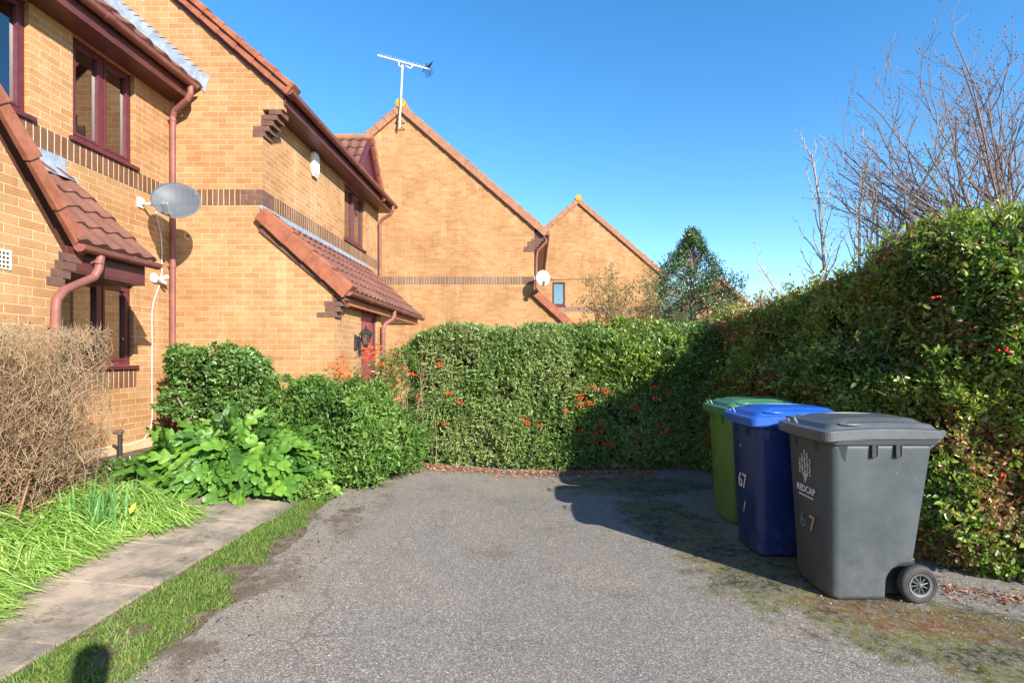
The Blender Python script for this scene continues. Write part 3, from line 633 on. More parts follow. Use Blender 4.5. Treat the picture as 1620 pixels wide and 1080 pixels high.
# ------------------------------------------------------------ houses three and four, gable ends facing us
def gable_house(root, Yg, xw, ze, xr, depth, xleft, scale_band, mats, band=True, window_at=None, leanto=None, eaves=.355):
    bm, vm, bandm = mats
    xe = xw+.33; zr = ze+(xe-xr)*.87; b = MB(); zw = ze+.33*.87-.10
    prof = [(xleft, -.3), (xw, -.3), (xw, ze+.02), (xw+.06, ze+.22-.06), (xr, zr-.06), (xleft, zr-(xr-xleft)*.87-.06)]
    y1 = Yg+depth
    if window_at: 
        u0, u1, z0, z1 = window_at
        g = MB(); P5 = [(p[0], Yg, p[1]) for p in prof]
        # wall with an opening: ring of quads round the opening
        wall_grid(b, TY(Yg), (xleft+.0, xw), (-.3, 4.9 if ze > 4.9 else ze), [window_at], .1)
        b.add([(xleft, Yg, 4.9), (xw, Yg, 4.9), (xw, Yg, ze+.02), (xw+.06, Yg, ze+.16), (xr, Yg, zr-.06), (xleft, Yg, zr-(xr-xleft)*.87-.06)], [(0, 1, 2, 3, 4, 5)])
    else:
        b.add([(p[0], Yg, p[1]) for p in prof], [tuple(range(6))])
    b.add([(p[0], y1, p[1]) for p in prof], [tuple(range(6))])
    b.add([(xw, Yg, -.3), (xw, y1, -.3), (xw, y1, ze+.02), (xw, Yg, ze+.02)], [(0, 1, 2, 3)]); b.add([(xleft, Yg, -.3), (xleft, y1, -.3), (xleft, y1, prof[-1][1]), (xleft, Yg, prof[-1][1])], [(0, 1, 2, 3)])
    b.build('wall', bm, root)
    b = MB(); zl = zr-(xr-xleft+.3)*.87
    for t in (0.0,):
        b.add([(xe, Yg-.05, ze), (xe, y1, ze), (xr, y1, zr), (xr, Yg-.05, zr)], [(0, 1, 2, 3)]); b.add([(xleft-.3, Yg-.05, zl), (xleft-.3, y1, zl), (xr, y1, zr), (xr, Yg-.05, zr)], [(0, 1, 2, 3)])
    b.build('roof', M['tile'], root)
    b = MB(); verge(b, (xe+.03, ze-.03), (xr+.05, zr-.06), Yg-.08, Yg+.12, .33, .07, .12); t = MB(); verge(t, (-(xleft-.3), zl), (-xr+.05, zr-.06), Yg-.08, Yg+.12, .33, .07, .12)
    b.add([(-p[0], p[1], p[2]) for p in t.v], t.f); bevel(b.build('verge', vm, root), .012)
    MB().lathe([(.03, -.08), (.14, -.07), (.15, 0), (.15, .3), (.12, .32)], (xr, Yg-.04, zr+.05), 'y', 10).build('ridge_end_tile', M['lichen'], root)
    b = MB(); half_gutter(b, xe+.05, ze-.02, Yg, y1, .06); b.build('gutter', M['upvc'], root)
    b = MB().prism([(xw, ze-.17), (xe, ze-.17), (xe, ze), (xw, ze+.02)], 'y', Yg+.02, y1); b.build('fascia', M['fascia'], root)
    b = MB()
    for i in range(5):
        z0 = ze-.55+.075*i; b.box((xw-.30+.055*i-(.05 if i % 2 else 0), Yg-.006, z0+.004), (xw+.02+.055*i, Yg+.2, z0+.07))
    b.build('corbel', M['brown_plain'], root)
    b = MB(TY(Yg)).box((xleft, -.02, BZ0), (xw-.32, .003, BZ1)); b.build('soldier_band', bandm, root)
    b = MB()
    for i in range(3): b.box((xw-.31, Yg-.004, BZ0+.0717*i+.003), (xw+.004, Yg+.3, BZ0+.0717*i+.068))
    b.build('band_corner', M['brown_plain'], root)
    if window_at: window(root, TY(Yg), *window_at, split=(), curtain=(0, 0), depth=.03)
h3 = thing('terraced_house', 'buff brick house whose tall plain gable carries the television aerial', 'house', (-3.7, 17, .2))
gable_house(h3, 14.7, 0.0, 5.03, -3.72, 6.5, -8.6, 1, (M['brick_far'], M['verge_far'], M['brown_grey']))
b = MB(); b.add([(x, 14.7, z) for x, z in ((0.001, -.3), (1.02, -.3), (1.02, 2.3), (0.001, 3.22))], [(0, 1, 2, 3)]); b.add([(1.02, 14.7, -.3), (1.02, 19, -.3), (1.02, 19, 2.3), (1.02, 14.7, 2.3)], [(0, 1, 2, 3)])
b.build('porch_wall', M['brick_far'], h3)
b = MB(); b.add([(1.28, 14.65, 2.28), (1.28, 19, 2.28), (0.0, 19, 3.42), (0.0, 14.65, 3.42)], [(0, 1, 2, 3)]); b.build('porch_roof', M['tile'], h3)
b = MB(); verge(b, (1.28, 2.24), (0.0, 3.40), 14.6, 14.85, .42, .07, .13); bevel(b.build('verge', M['verge'], h3), .012)
MB().box((.62, 14.694, 2.06), (.96, 14.8, 2.135)).box((.74, 14.694, 2.14), (1.06, 14.8, 2.21)).build('corbel', M['brown_plain'], h3)
downpipe(h3, [(.33, 14.95, 4.97), (.33, 14.95, 4.8), (.09, 14.95, 4.55), (.06, 14.95, 4.3), (.06, 14.95, 3.5)], .04)
MB().box((-.06, 14.64, 3.28), (.16, 14.69, 3.40)).build('flashing', M['lead'], h3)
h4 = thing('terraced_house', 'farthest buff brick gable house with one narrow window and a lichen ridge tile', 'house', (2.0, 26, .2))
gable_house(h4, 23.2, 5.55, 5.10, 1.95, 6.5, -2.2, 1, (M['brick_far'], M['verge_far'], M['brown_grey']), window_at=(.80, 1.36, 3.84, 5.02) if False else (.80, 1.36, 3.84, 4.88))
def far_house(label, xr, Y, zr, half, hgt, x_left):
    r = thing('distant_house', label, 'house', (xr, Y+3, 0)); b = MB()
    ze = zr-half*.87
    b.add([(xr-half, Y, -.3), (xr+half, Y, -.3), (xr+half, Y, ze), (xr, Y, zr-.05), (xr-half, Y, ze)], [(0, 1, 2, 3, 4)]); b.box((xr-half, Y+.01, -.3), (xr+half, Y+6, ze)); b.build('wall', M['brick_far'], r)
    t = MB(); tile_roof(t, (xr+half+.3, Y-.1, ze-.26), (0, 1, 0), (-.755, 0, .656), 6.4, (half+.3)/.755, period=.3); tile_roof(t, (xr-half-.3, Y-.1, ze-.26), (0, 1, 0), (.755, 0, .656), 6.4, (half+.3)/.755, period=.3)
    t.build('roof', M['tile'], r); t = MB(); verge(t, (xr+half+.3, ze-.26), (xr, zr), Y-.2, Y+.05); t.build('verge', M['verge_far'], r); return r
far_house('distant house of which one brown roof slope shows right of the holly tree', 12.6, 36, 7.1, 2.4, 0, 0)

# ------------------------------------------------------------ things fixed to the houses
def dish(loc, aim, rx, rz, arm_to, wall_pt, label, m, cable=False):
    o = thing('satellite_dish', label, 'satellite dish', wall_pt, 'satellite dishes on the houses')
    aim = Vector(aim).normalized(); q = aim.to_track_quat('Z', 'Y').to_matrix().to_4x4(); T = Matrix.Translation(loc) @ q @ Matrix.Rotation(R(-14), 4, 'Z')
    b = MB(T); seg = 40; vs = []; fs = []; rings = 8
    for side, off in ((0, 0), (1, -.006)):
        base = len(vs)
        for i in range(rings+1):
            t = i/rings
            for k in range(seg): a = 2*math.pi*k/seg; vs.append((rx*t*math.cos(a), rz*t*math.sin(a), .075*t*t+off))
        for i in range(rings):
            for k in range(seg):
                l = (k+1) % seg; f = (base+i*seg+k, base+i*seg+l, base+(i+1)*seg+l, base+(i+1)*seg+k); fs.append(f if side == 0 else tuple(reversed(f)))
    n0 = rings*seg; n1 = (rings+1)*seg+rings*seg
    for k in range(seg): l = (k+1) % seg; fs.append((n0+k, n0+l, n1+l, n1+k))
    b.add(vs, fs); b.build('reflector', m, o, smooth=True)
    c = Vector(loc)-aim*.03; wp = Vector(wall_pt)
    MB().tube([wp, wp+(c-wp)*.5+Vector((0, 0, -.02)), c], .018, 10).box((wp.x-.002, wp.y-.05, wp.z-.06), (wp.x+.02, wp.y+.05, wp.z+.06)).build('bracket', M['steel'], o)
    foot = T @ Vector((0, -rz*.92, .05)); head = foot+aim*.16
    MB().tube([foot, head], .010, 8).build('arm', M['steel'], o)
    d = (T @ Vector((0, 0, .05))-head).normalized(); up = (T.to_3x3() @ Vector((0, 1, 0)))
    Q = Matrix.Translation(head) @ d.to_track_quat('Z', 'Y').to_matrix().to_4x4()
    MB(Q).box((-.04, -.075, -.03), (.04, .075, .03), .012).build('feed_horn', noisy('grey_plastic', (.16, .18, .20), (.22, .24, .26), 9, .45), o)
    return o
m = mat('perforated_mesh', (.10, .125, .155), .5, .4)
tc = N(m, "ShaderNodeTexCoord"); hole = N(m, "ShaderNodeTexVoronoi"); hole.inputs["Scale"].default_value = 190; hole.inputs["Randomness"].default_value = 0; L(m, tc.outputs["Object"], hole.inputs["Vector"])
t_ = N(m, "ShaderNodeBsdfTransparent"); mx = N(m, "ShaderNodeMixShader")
L(m, mrange(m, hole.outputs["Distance"], .40, .52, .75, 0.0), mx.inputs[0]); L(m, P(m).outputs[0], mx.inputs[1]); L(m, t_.outputs[0], mx.inputs[2]); L(m, mx.outputs[0], m.node_tree.nodes["Material Output"].inputs[0]); M['mesh'] = m
c1 = W(281, 322, 6.45)
dish(c1, (.38, -.90, .34), 265e-3, .245, None, (XL, 6.48, 3.42), 'large grey mesh satellite dish on the front wall by the tall brown downpipe', M['mesh'])
dish(W(858, 441, 14.35), (.30, -.92, .2), .19, .22, None, (0.0, 14.9, 3.75), 'small white satellite dish on the corner of the aerial house', M['white'])
# cable down from the dish
o = thing('white_cable', 'thin white cable running down the brick from the dish to the ground', 'cable', (XL, 6.5, .5))
pt = [(247, 335), (250, 352), (255, 375), (256, 400), (256, 430), (252, 452), (243, 476), (240, 500), (241, 540), (240, 600), (241, 660), (238, 680), (228, 694), (205, 703), (180, 706), (160, 709), (135, 715)]
def onwall(px, py, X, off=.012): Y = F*(X+off)/(px-CX); return Vector((X+off, Y, H-(py-CY)/F*Y))
b = MB().tube([onwall(x, y, XL) for x, y in pt], .0055, 6); b.build('cable', M['white'], o)
o = thing('wall_bracket', 'round white light fitting on the brick right of the canopy', 'wall light', onwall(244, 440, XL))
p = onwall(243, 440, XL, 0)
MB().lathe([(.062, 0), (.062, .02), (.045, .035), (.02, .04)], p, 'x', 20).build('base', M['white'], o)
MB().tube([p+Vector((.03, 0, 0)), p+Vector((.08, .02, -.01))], .018, 10).tube([p+Vector((.07, .0, -.01)), p+Vector((.15, .06, .03))], .024, 12).tube([p+Vector((.07, .02, -.02)), p+Vector((.12, .06, -.06))], .017, 12).build('spot', M['white'], o)
o = thing('alarm_box', 'tall white burglar alarm box high on the front brick wall', 'alarm box', (X2, 8.72, 4.56))
b = MB(TX(X2)); b.prism([(8.62, 4.62), (8.66, 4.55), (8.80, 4.55), (8.84, 4.62), (8.84, 4.86), (8.80, 4.92), (8.66, 4.92), (8.62, 4.86)], 'y', 0, .07)
bevel(b.build('case', M['white'], o), .012)
MB(TX(X2)).box((8.64, .02, 4.51), (8.82, .055, 4.549), .008).build('strobe', noisy('clear_lens', (.75, .7, .5), (.8, .75, .6), 5, .2), o)
# lantern
o = thing('wall_lantern', 'black carriage lantern on the porch brick beside the front door', 'lantern', (XP, 7.92, 1.70))
lx, ly, lz = XP+.17, 7.93, 1.80
b = MB().box((XP-.001, ly-.05, 1.62), (XP+.022, ly+.05, 1.86), .01)
b.tube([(XP+.02, ly, 1.68), (XP+.08, ly, 1.62), (XP+.15, ly, 1.63), (lx, ly, 1.69)], .010, 8).tube([(XP+.02, ly, 1.80), (XP+.07, ly, 1.83), (XP+.10, ly, 1.78), (XP+.08, ly, 1.74)], .008, 8)
b.build('bracket', M['black'], o)
b = MB(); b.lathe([(.02, -.13), (.045, -.10), (.05, -.09), (.052, -.085)], (lx, ly, lz), 'z', 6); b.lathe([(.105, .06), (.11, .07), (.085, .105), (.05, .135), (.02, .15), (.012, .17), (.018, .18), (.004, .20)], (lx, ly, lz), 'z', 6)
for k in range(6):
    a = 2*math.pi*k/6; b.tube([(lx+.05*math.cos(a), ly+.05*math.sin(a), lz-.088), (lx+.082*math.cos(a), ly+.082*math.sin(a), lz+.062)], .005, 5)
b.build('frame', M['black'], o)
MB().lathe([(.046, -.085), (.076, .06)], (lx, ly, lz), 'z', 6).build('glass', M['glass'], o)
MB().lathe([(.012, -.08), (.014, -.03), (.026, 0), (.024, .03), (.006, .05)], (lx, ly, lz-.01), 'z', 12).build('bulb', M['white'], o)
# tv aerial
o = thing('tv_aerial', 'white television aerial on a mast fixed to the gable peak', 'aerial', (-3.75, 14.62, 7.9))
mt = W(637, 102, 14.55); mb_ = W(632, 202, 14.55); MB().tube([mb_, mt], .022, 8).build('mast', M['white'], o)
e0, e1 = W(597, 88, 14.0), W(679, 110, 15.0); b = MB().tube([e0, e1], .022, 8)
n_ = (e1-e0).normalized(); side = n_.cross(Vector((0, 0, 1))).normalized()
b2 = MB()
for k in range(22): p = e0+(e1-e0)*(.02+.86*k/21); b2.tube([p-side*.10+Vector((0, 0, .012)), p+side*.10+Vector((0, 0, .012))], .007, 5)
bo = b.build('boom', M['white'], o); b2.build('director_rod', M['white'], bo)
ca = e0+(e1-e0)*.40; cb = e0+(e1-e0)*.66; MB().tube([ca, ca+Vector((0, 0, -.12)), ca+Vector((.06, 0, -.17)), mt, cb+Vector((-.06, 0, -.10)), cb+Vector((0, 0, -.05)), cb], .016, 8).build('cradle', M['white'], o)
b = MB(); p = e0+(e1-e0)*.97
for s in (-1, 1):
    for k in range(5): q = p+Vector((0, 0, s*.035*(k+.6)))+n_*.03*k*.6; b.tube([q-side*.2, q+side*.2], .006, 5)
    b.tube([p, p+Vector((0, 0, s*.2))+n_*.1], .01, 5)
p2 = e0+(e1-e0)*.91; b.tube([p2-side*.14+Vector((0, 0, -.06)), p2+side*.14+Vector((0, 0, .08))], .012, 5)
b.build('reflector', M['black'], o)
wb = MB()
for k, zz in enumerate((7.98, 8.16)): wb.tube([(-3.78-.10, 14.69, zz-.08), (-3.79, 14.56, zz), (-3.62, 14.69, zz-.08)], .013, 6)
wb.build('bracket', M['black'], o)
# black garden standpipe
o = thing('standpipe', 'short black pipe with a tap standing at the foot of the left wall', 'pipe', W(190, 737, 5.75))
p = W(190, 737, 5.75); b = MB().tube([p+Vector((0, 0, -.1)), p+Vector((0, 0, .36))], .022, 12); b.build('pipe', M['black'], o)
MB().tube([p+Vector((0, 0, .35)), p+Vector((0, 0, .395))], .03, 12).tube([p+Vector((-.06, -.01, .375)), p+Vector((.03, 0, .375))], .024, 10).tube([p+Vector((.0, 0, .39)), p+Vector((.05, 0, .52))], .004, 5).build('tap', noisy('rusty_iron', (.10, .07, .05), (.18, .11, .08), 20, .8), o)

# ------------------------------------------------------------ wheelie bins
def rrect(x0, x1, hw, rf, rb, bulge=0.0, n=6):
    pts = []
    def arc(cx, cy, r, a0, a1):
        for k in range(n+1):
            a = a0+(a1-a0)*k/n; pts.append((cx+r*math.cos(a), cy+r*math.sin(a)))
    arc(x0+rf, hw-rf, rf, math.pi/2, math.pi)                      # front (-x) corners first
    m_ = 5
    for k in range(1, m_): t = k/m_; y = (hw-rf)*(1-2*t); pts.append((x0-bulge*math.sin(math.pi*t), y))
    arc(x0+rf, -hw+rf, rf, math.pi, 1.5*math.pi)
    for k in range(1, m_): pts.append((x0+rf+(x1-rb-x0-rf)*k/m_, -hw))
    arc(x1-rb, -hw+rb, rb, 1.5*math.pi, 2*math.pi); arc(x1-rb, hw-rb, rb, 0, math.pi/2)
    for k in range(1, m_): pts.append((x1-rb+(x0+rf-x1+rb)*k/m_, hw))
    return pts
def loft(b, secs, cap0=True, cap1=True):
    n = len(secs[0][1]); vs = []; fs = []
    for z, s in secs: vs += [(p[0], p[1], p[2] if len(p) > 2 else z) for p in s]
    for i in range(len(secs)-1):
        for k in range(n): l = (k+1) % n; fs.append((i*n+k, i*n+l, i*n+n+l, i*n+n+k))
    if cap0: fs.append(tuple(reversed(range(n))))
    if cap1: fs.append(tuple((len(secs)-1)*n+k for k in range(n)))
    b.add(vs, fs); return b
def wheelie_bin(loc, rz, body_m, lid_m, label, marks):
    o = thing('wheelie_bin', label, 'wheelie bin', (0, 0, 0), 'wheelie bins by the hedge')
    # local axes: front faces -x, hinge and wheels at +x
    def sec(z):
        t = z/.98; x0 = .038*(1-t); hw = .212+.055*t; x1 = .50+.115*t
        if z < .2301: x1 = .515-.145*math.sqrt(max(0.0, 1-(max(0.0, z-.10)/.130)**2))
        return rrect(x0, x1, hw, .055, .035, .016)
    zs = [.008, .03, .06, .10, .13, .16, .18, .20, .215, .224, .229, .2302, .233, .30, .45, .6, .75, .90, .955]
    b = MB(); loft(b, [(z, sec(z)) for z in zs]); body = b.build('body', body_m, o, smooth=True)
    # collar rim
    def grow(s, g): 
        cx = sum(p[0] for p in s)/len(s); return [(p[0]+(g if p[0] > cx else -g), p[1]+(g if p[1] > 0 else -g)) for p in s]
    b = MB(); s0 = sec(.955); loft(b, [(.925, grow(s0, .001)), (.93, grow(s0, .014)), (.965, grow(s0, .026)), (.992, grow(s0, .026)), (.992, grow(s0, .0))])
    bevel(b.build('collar', body_m, o), .003)
    # vertical ribs below the collar
    b = MB()
    for sy in (-1, 1):
        for x in (.235, .375):
            MB().box((x, sy*.255, .855), (x+.030, sy*.2795, .93), .002).build('slot_shade', M['black'], o); MB().box((x+.030, sy*.255, .865), (x+.036, sy*.285, .93)).build('rib', body_m, o)  # black box paints the recess shadow beside each rib
        b = MB(); b.add([(.03, sy*.255, .925), (.09, sy*.262, .925), (.09, sy*.285, .925), (.09, sy*.262, .83), (.07, sy*.262, .86)], [(0, 1, 2), (0, 2, 4), (1, 3, 4, 0), (2, 3, 4), (1, 2, 3)]); b.build('corner_gusset', body_m, o)
    for yy in (-.13, .1): MB().box((-.022, yy, .87), (.02, yy+.02, .925)).build('rib', body_m, o)
    # lid: skirt, sloping shoulder, raised field
    b = MB(); lidz = lambda x: .012*math.sin(math.pi*min(1, max(0, x/.62)))
    A_ = rrect(-.055, .655, .298, .055, .04, .012); B_ = rrect(-.05, .655, .294, .055, .04, .012); C_ = rrect(-.015, .64, .262, .06, .04, .01); D_ = rrect(.015, .63, .235, .06, .04, .01); E_ = rrect(.05, .60, .205, .06, .05, .01)
    def Zs(s, z, drop=0): return [(p[0], p[1], z+.018*math.sin(math.pi*min(1, max(0, (p[0]+.05)/.75)))*(1 if z > 1.0 else 0)-(.018*max(0, 1-(p[0]+.05)/.2) if z < 1.0 else 0)) for p in s]
    loft(b, [(0, Zs(A_, .965)), (0, Zs(A_, 1.002)), (0, Zs(B_, 1.008)), (0, Zs(C_, 1.012)), (0, Zs(D_, 1.036)), (0, Zs(E_, 1.040)), (0, Zs(rrect(.10, .58, .16, .05, .05, .0), 1.058)), (0, Zs(rrect(.14, .56, .13, .05, .05, .0), 1.060))])
    lid = bevel(b.build('lid', lid_m, o), .005)
    b = MB()
    for sy in (-1, 1):
        c = (.13, sy*.235); ring = []
        for k in range(17):
            a = math.pi*2*k/16; ring.append((c[0]+.065*math.cos(a)*(1.0), c[1]+.026*math.sin(a), 1.040+.006))
        MB().tube(ring, .006, 6, False).build('grip_ring', lid_m, lid)
    b.tube([(-.045, .03, 1.02), (-.06, .03, 1.05), (-.06, .13, 1.05), (-.045, .13, 1.02)], .008, 8)
    b.build('lid_handle', lid_m, lid)
    # handle and hinge at the back
    b = MB().tube([(.69, -.22, .99), (.69, .22, .99)], .017, 12)
    for yy in (-.22, -.08, .08, .22): b.prism([(.60, .90), (.615, .90), (.70, .975), (.70, 1.005), (.62, 1.0)], 'y', yy-.012, yy+.012)
    b.tube([(.645, -.285, 1.0), (.645, .285, 1.0)], .019, 12); b.build('handle', body_m, o)
    # axle, wheels
    bevel(MB().box((.36, -.175, .02), (.565, .175, .235)).build('wheel_housing', M['black'], o), .01)
    MB().tube([(.525, -.225, .112), (.525, .225, .112)], .012, 10).build('axle', M['black'], o)
    for sy in (-1, 1):
        yo = sy*.243; cc = (.525, yo, .112)
        t = MB().lathe([(.066, .024), (.066, -.024), (.075, -.027), (.098, -.028), (.108, -.020), (.1115, -.008), (.1115, .008), (.108, .020), (.098, .028), (.075, .027), (.066, .024)], cc, 'y', 36, False)
        for r_ in (.082, .092): t.lathe([(r_-.002, sy*.0275), (r_, sy*.031), (r_+.003, sy*.0275)], cc, 'y', 36, False)
        wh = t.build('wheel', M['rubber'], o, smooth=True)
        q = MB()
        ring_in, ring_out = .056, .068
        vs = []; fs = []; S = 36
        for r_, yy in ((ring_out, sy*.030), (ring_in, sy*.026), (ring_in, sy*-.01), (ring_out, sy*-.01)):
            for k in range(S): a = 2*math.pi*k/S; vs.append((cc[0]+r_*math.cos(a), yo+yy, cc[2]+r_*math.sin(a)))
        for i in range(4):
            for k in range(S): l = (k+1) % S; fs.append((i*S+k, i*S+l, ((i+1) % 4)*S+l, ((i+1) % 4)*S+k))
        q.add(vs, fs)
        for k in range(10):
            a = 2*math.pi*k/10+.2; q.tube([(cc[0]+.010*math.cos(a), yo+sy*.022, cc[2]+.010*math.sin(a)), (cc[0]+.058*math.cos(a), yo+sy*.014, cc[2]+.058*math.sin(a))], .0034, 5)
        MB().lathe([(.064, sy*-.004), (.064, sy*-.008)], cc, 'y', 24).build('wheel_disc', M['black'], wh)
        q.lathe([(.015, -.02), (.015, .02*1), (.010, sy*.030), (.004, sy*.032)] if sy > 0 else [(.015, .02), (.015, -.02), (.010, -.030), (.004, -.032)], cc, 'y', 16)
        q.build('rim', noisy('wheel_hub_grey', (.09, .095, .10), (.14, .145, .15), 10, .5), wh)
    # marks on the front face
    tilt = math.atan2(.038, .98)
    def front(y, z): t = z/.98; return .038*(1-t)-.0165
    for (txt, y, z, size, colr, shear) in marks:
        mm_ = mat('mark_paint', colr, .7, .2)
        if txt == 'crest':
            b = MB()
            for k in range(5):
                yy = y+.030*(k-2); hh = (.10, .13, .15, .12, .085)[k]
                for j in range(10):
                    z1 = z+.016*j
                    if z1 > z+hh: break
                    ww = .0125*(1-.03*j)*(.75+.35*((k*3+j*5) % 4)/3); dy = .004*math.sin(j*2.1+k*1.7)
                    xx = front(0, z1)-.003; b.add([(xx, yy+dy-ww, z1), (xx, yy+dy+ww, z1+.003), (xx-.0005, yy+dy+ww*.6, z1+.013), (xx-.0005, yy+dy-ww*.7, z1+.011)], [(0, 1, 2, 3)])
            for j in range(5): xx = front(0, z-.03)-.003; b.add([(xx, y-.03+.006*j, z-.012*j), (xx, y+.03-.006*j, z-.012*j), (xx, y+.026-.006*j, z-.012*j-.008), (xx, y-.026+.006*j, z-.012*j-.008)], [(0, 1, 2, 3)])
            b.build('crest', mm_, body); continue
        if txt == 'bar':
            b = MB(); xx = front(0, z)-.003; b.add([(xx, y-.085, z), (xx, y+.085, z), (xx, y+.085, z+.010), (xx, y-.085, z+.010)], [(0, 1, 2, 3)]); b.build('emblem_bar', mm_, body); continue
        cu = bpy.data.curves.new('lettering', 'FONT'); cu.body = txt; cu.size = size; cu.align_x = 'CENTER'; cu.align_y = 'CENTER'; cu.extrude = .0008; cu.shear = shear; cu.offset = .0012
        t0 = bpy.data.objects.new('tmp', cu); C.objects.link(t0); dg = bpy.context.evaluated_depsgraph_get(); me = bpy.data.meshes.new_from_object(t0.evaluated_get(dg)); bpy.data.objects.remove(t0)
        me.materials.clear(); me.materials.append(mm_); t = bpy.data.objects.new('lettering', me); C.objects.link(t); t.parent = body
        # text plane: normal -x ; reading direction is -y as seen from the front
        t.matrix_local = Matrix.Translation((front(y, z)-.0025, y, z)) @ Matrix(((0, 0, -1, 0), (-1, 0, 0, 0), (0, 1, 0, 0), (0, 0, 0, 1))) @ Matrix.Rotation(tilt, 4, 'X')
    o.location = loc; o.rotation_euler = (0, 0, rz); o.scale = (1.04,)*3; return o
def plastic(name, c1, c2, rough, faded=None):
    m = mat(name, c1, rough, .5); tc = N(m, "ShaderNodeTexCoord"); v = tc.outputs["Object"]
    f = nz(m, v, 3.5, 6, .7); sc_ = nz(m, v, 14, 6, .85); mp = N(m, "ShaderNodeMapping"); mp.inputs["Scale"].default_value = (30, 30, 2.0); mp.inputs["Rotation"].default_value = (.2, .5, 0); L(m, v, mp.inputs[0])
    scr = nz(m, mp.outputs[0], 3, 4, .8); spk = nz(m, v, 70, 3, .8)
    col = ramp(m, f, [(.35, c1), (.7, c2)])
    col = mixc(m, mrange(m, scr, .68, .76, 0, .25), col, faded or (.5, .5, .5)); col = mixc(m, mrange(m, spk, .70, .76, 0, .4), col, faded or (.55, .55, .52))
    spo = N(m, 'ShaderNodeSeparateXYZ'); L(m, v, spo.inputs[0]); low = mrange(m, spo.outputs[2], .45, .0)
    col = mixc(m, mth(m, 'MULTIPLY', low, mrange(m, sc_, .45, .68, 0, .65)), col, (.13, .10, .07)); col = mixc(m, mrange(m, sc_, .62, .72, 0, .3), col, mixc(m, .5, col, (.25, .24, .21)))
    L(m, col, P(m).inputs["Base Color"]); L(m, mrange(m, f, .3, .7, rough-.06, rough+.1), P(m).inputs["Roughness"]); bump(m, spk, .0008, .5); return m
M['rubber'] = noisy('tyre_rubber', (.035, .035, .037), (.06, .058, .055), 20, .7, .3)
gm = plastic('grey_bin_plastic', (.045, .056, .064), (.066, .078, .087), .46)
gl_ = plastic('grey_lid_plastic', (.065, .07, .078), (.105, .112, .12), .36)
bm_ = plastic('navy_bin_plastic', (.006, .018, .10), (.010, .028, .15), .36, (.2, .25, .4))
bl_ = plastic('blue_lid_plastic', (.012, .07, .36), (.02, .11, .47), .34, (.3, .4, .7))
gr_ = plastic('green_bin_plastic', (.075, .17, .03), (.11, .22, .05), .42, (.3, .35, .2))
grl = plastic('green_lid_plastic', (.04, .14, .06), (.06, .19, .09), .36, (.3, .4, .25))
wheelie_bin((1.79, 3.45, .012), R(0.5), gm, gl_, 'grey wheelie bin with a white crest on its front, nearest the camera',
            [('crest', 0.0, .70, 0, (.62, .58, .64), 0), ('REDCAP', 0.0, .605, .058, (.68, .65, .70), 0), ('bar', 0.0, .56, 0, (.58, .54, .60), 0), ('6', .05, .40, .14, (.15, .155, .16), 0), ('7', -.06, .40, .14, (.42, .27, .16), 0)])
wheelie_bin((1.65, 4.16, .012), R(-1), bm_, bl_, 'blue wheelie bin marked 67, standing between the grey and green bins',
            [('67', .0, .50, .16, (.62, .55, .50), .05), ('/', -.02, .31, .12, (.62, .52, .45), .1), (',', .01, .79, .07, (.7, .7, .7), 0)])
wheelie_bin((1.73, 4.93, .012), R(2), gr_, grl, 'green wheelie bin, farthest of the bins by the hedge',
            [('67', .0, .52, .14, (.20, .30, .12), .05)])

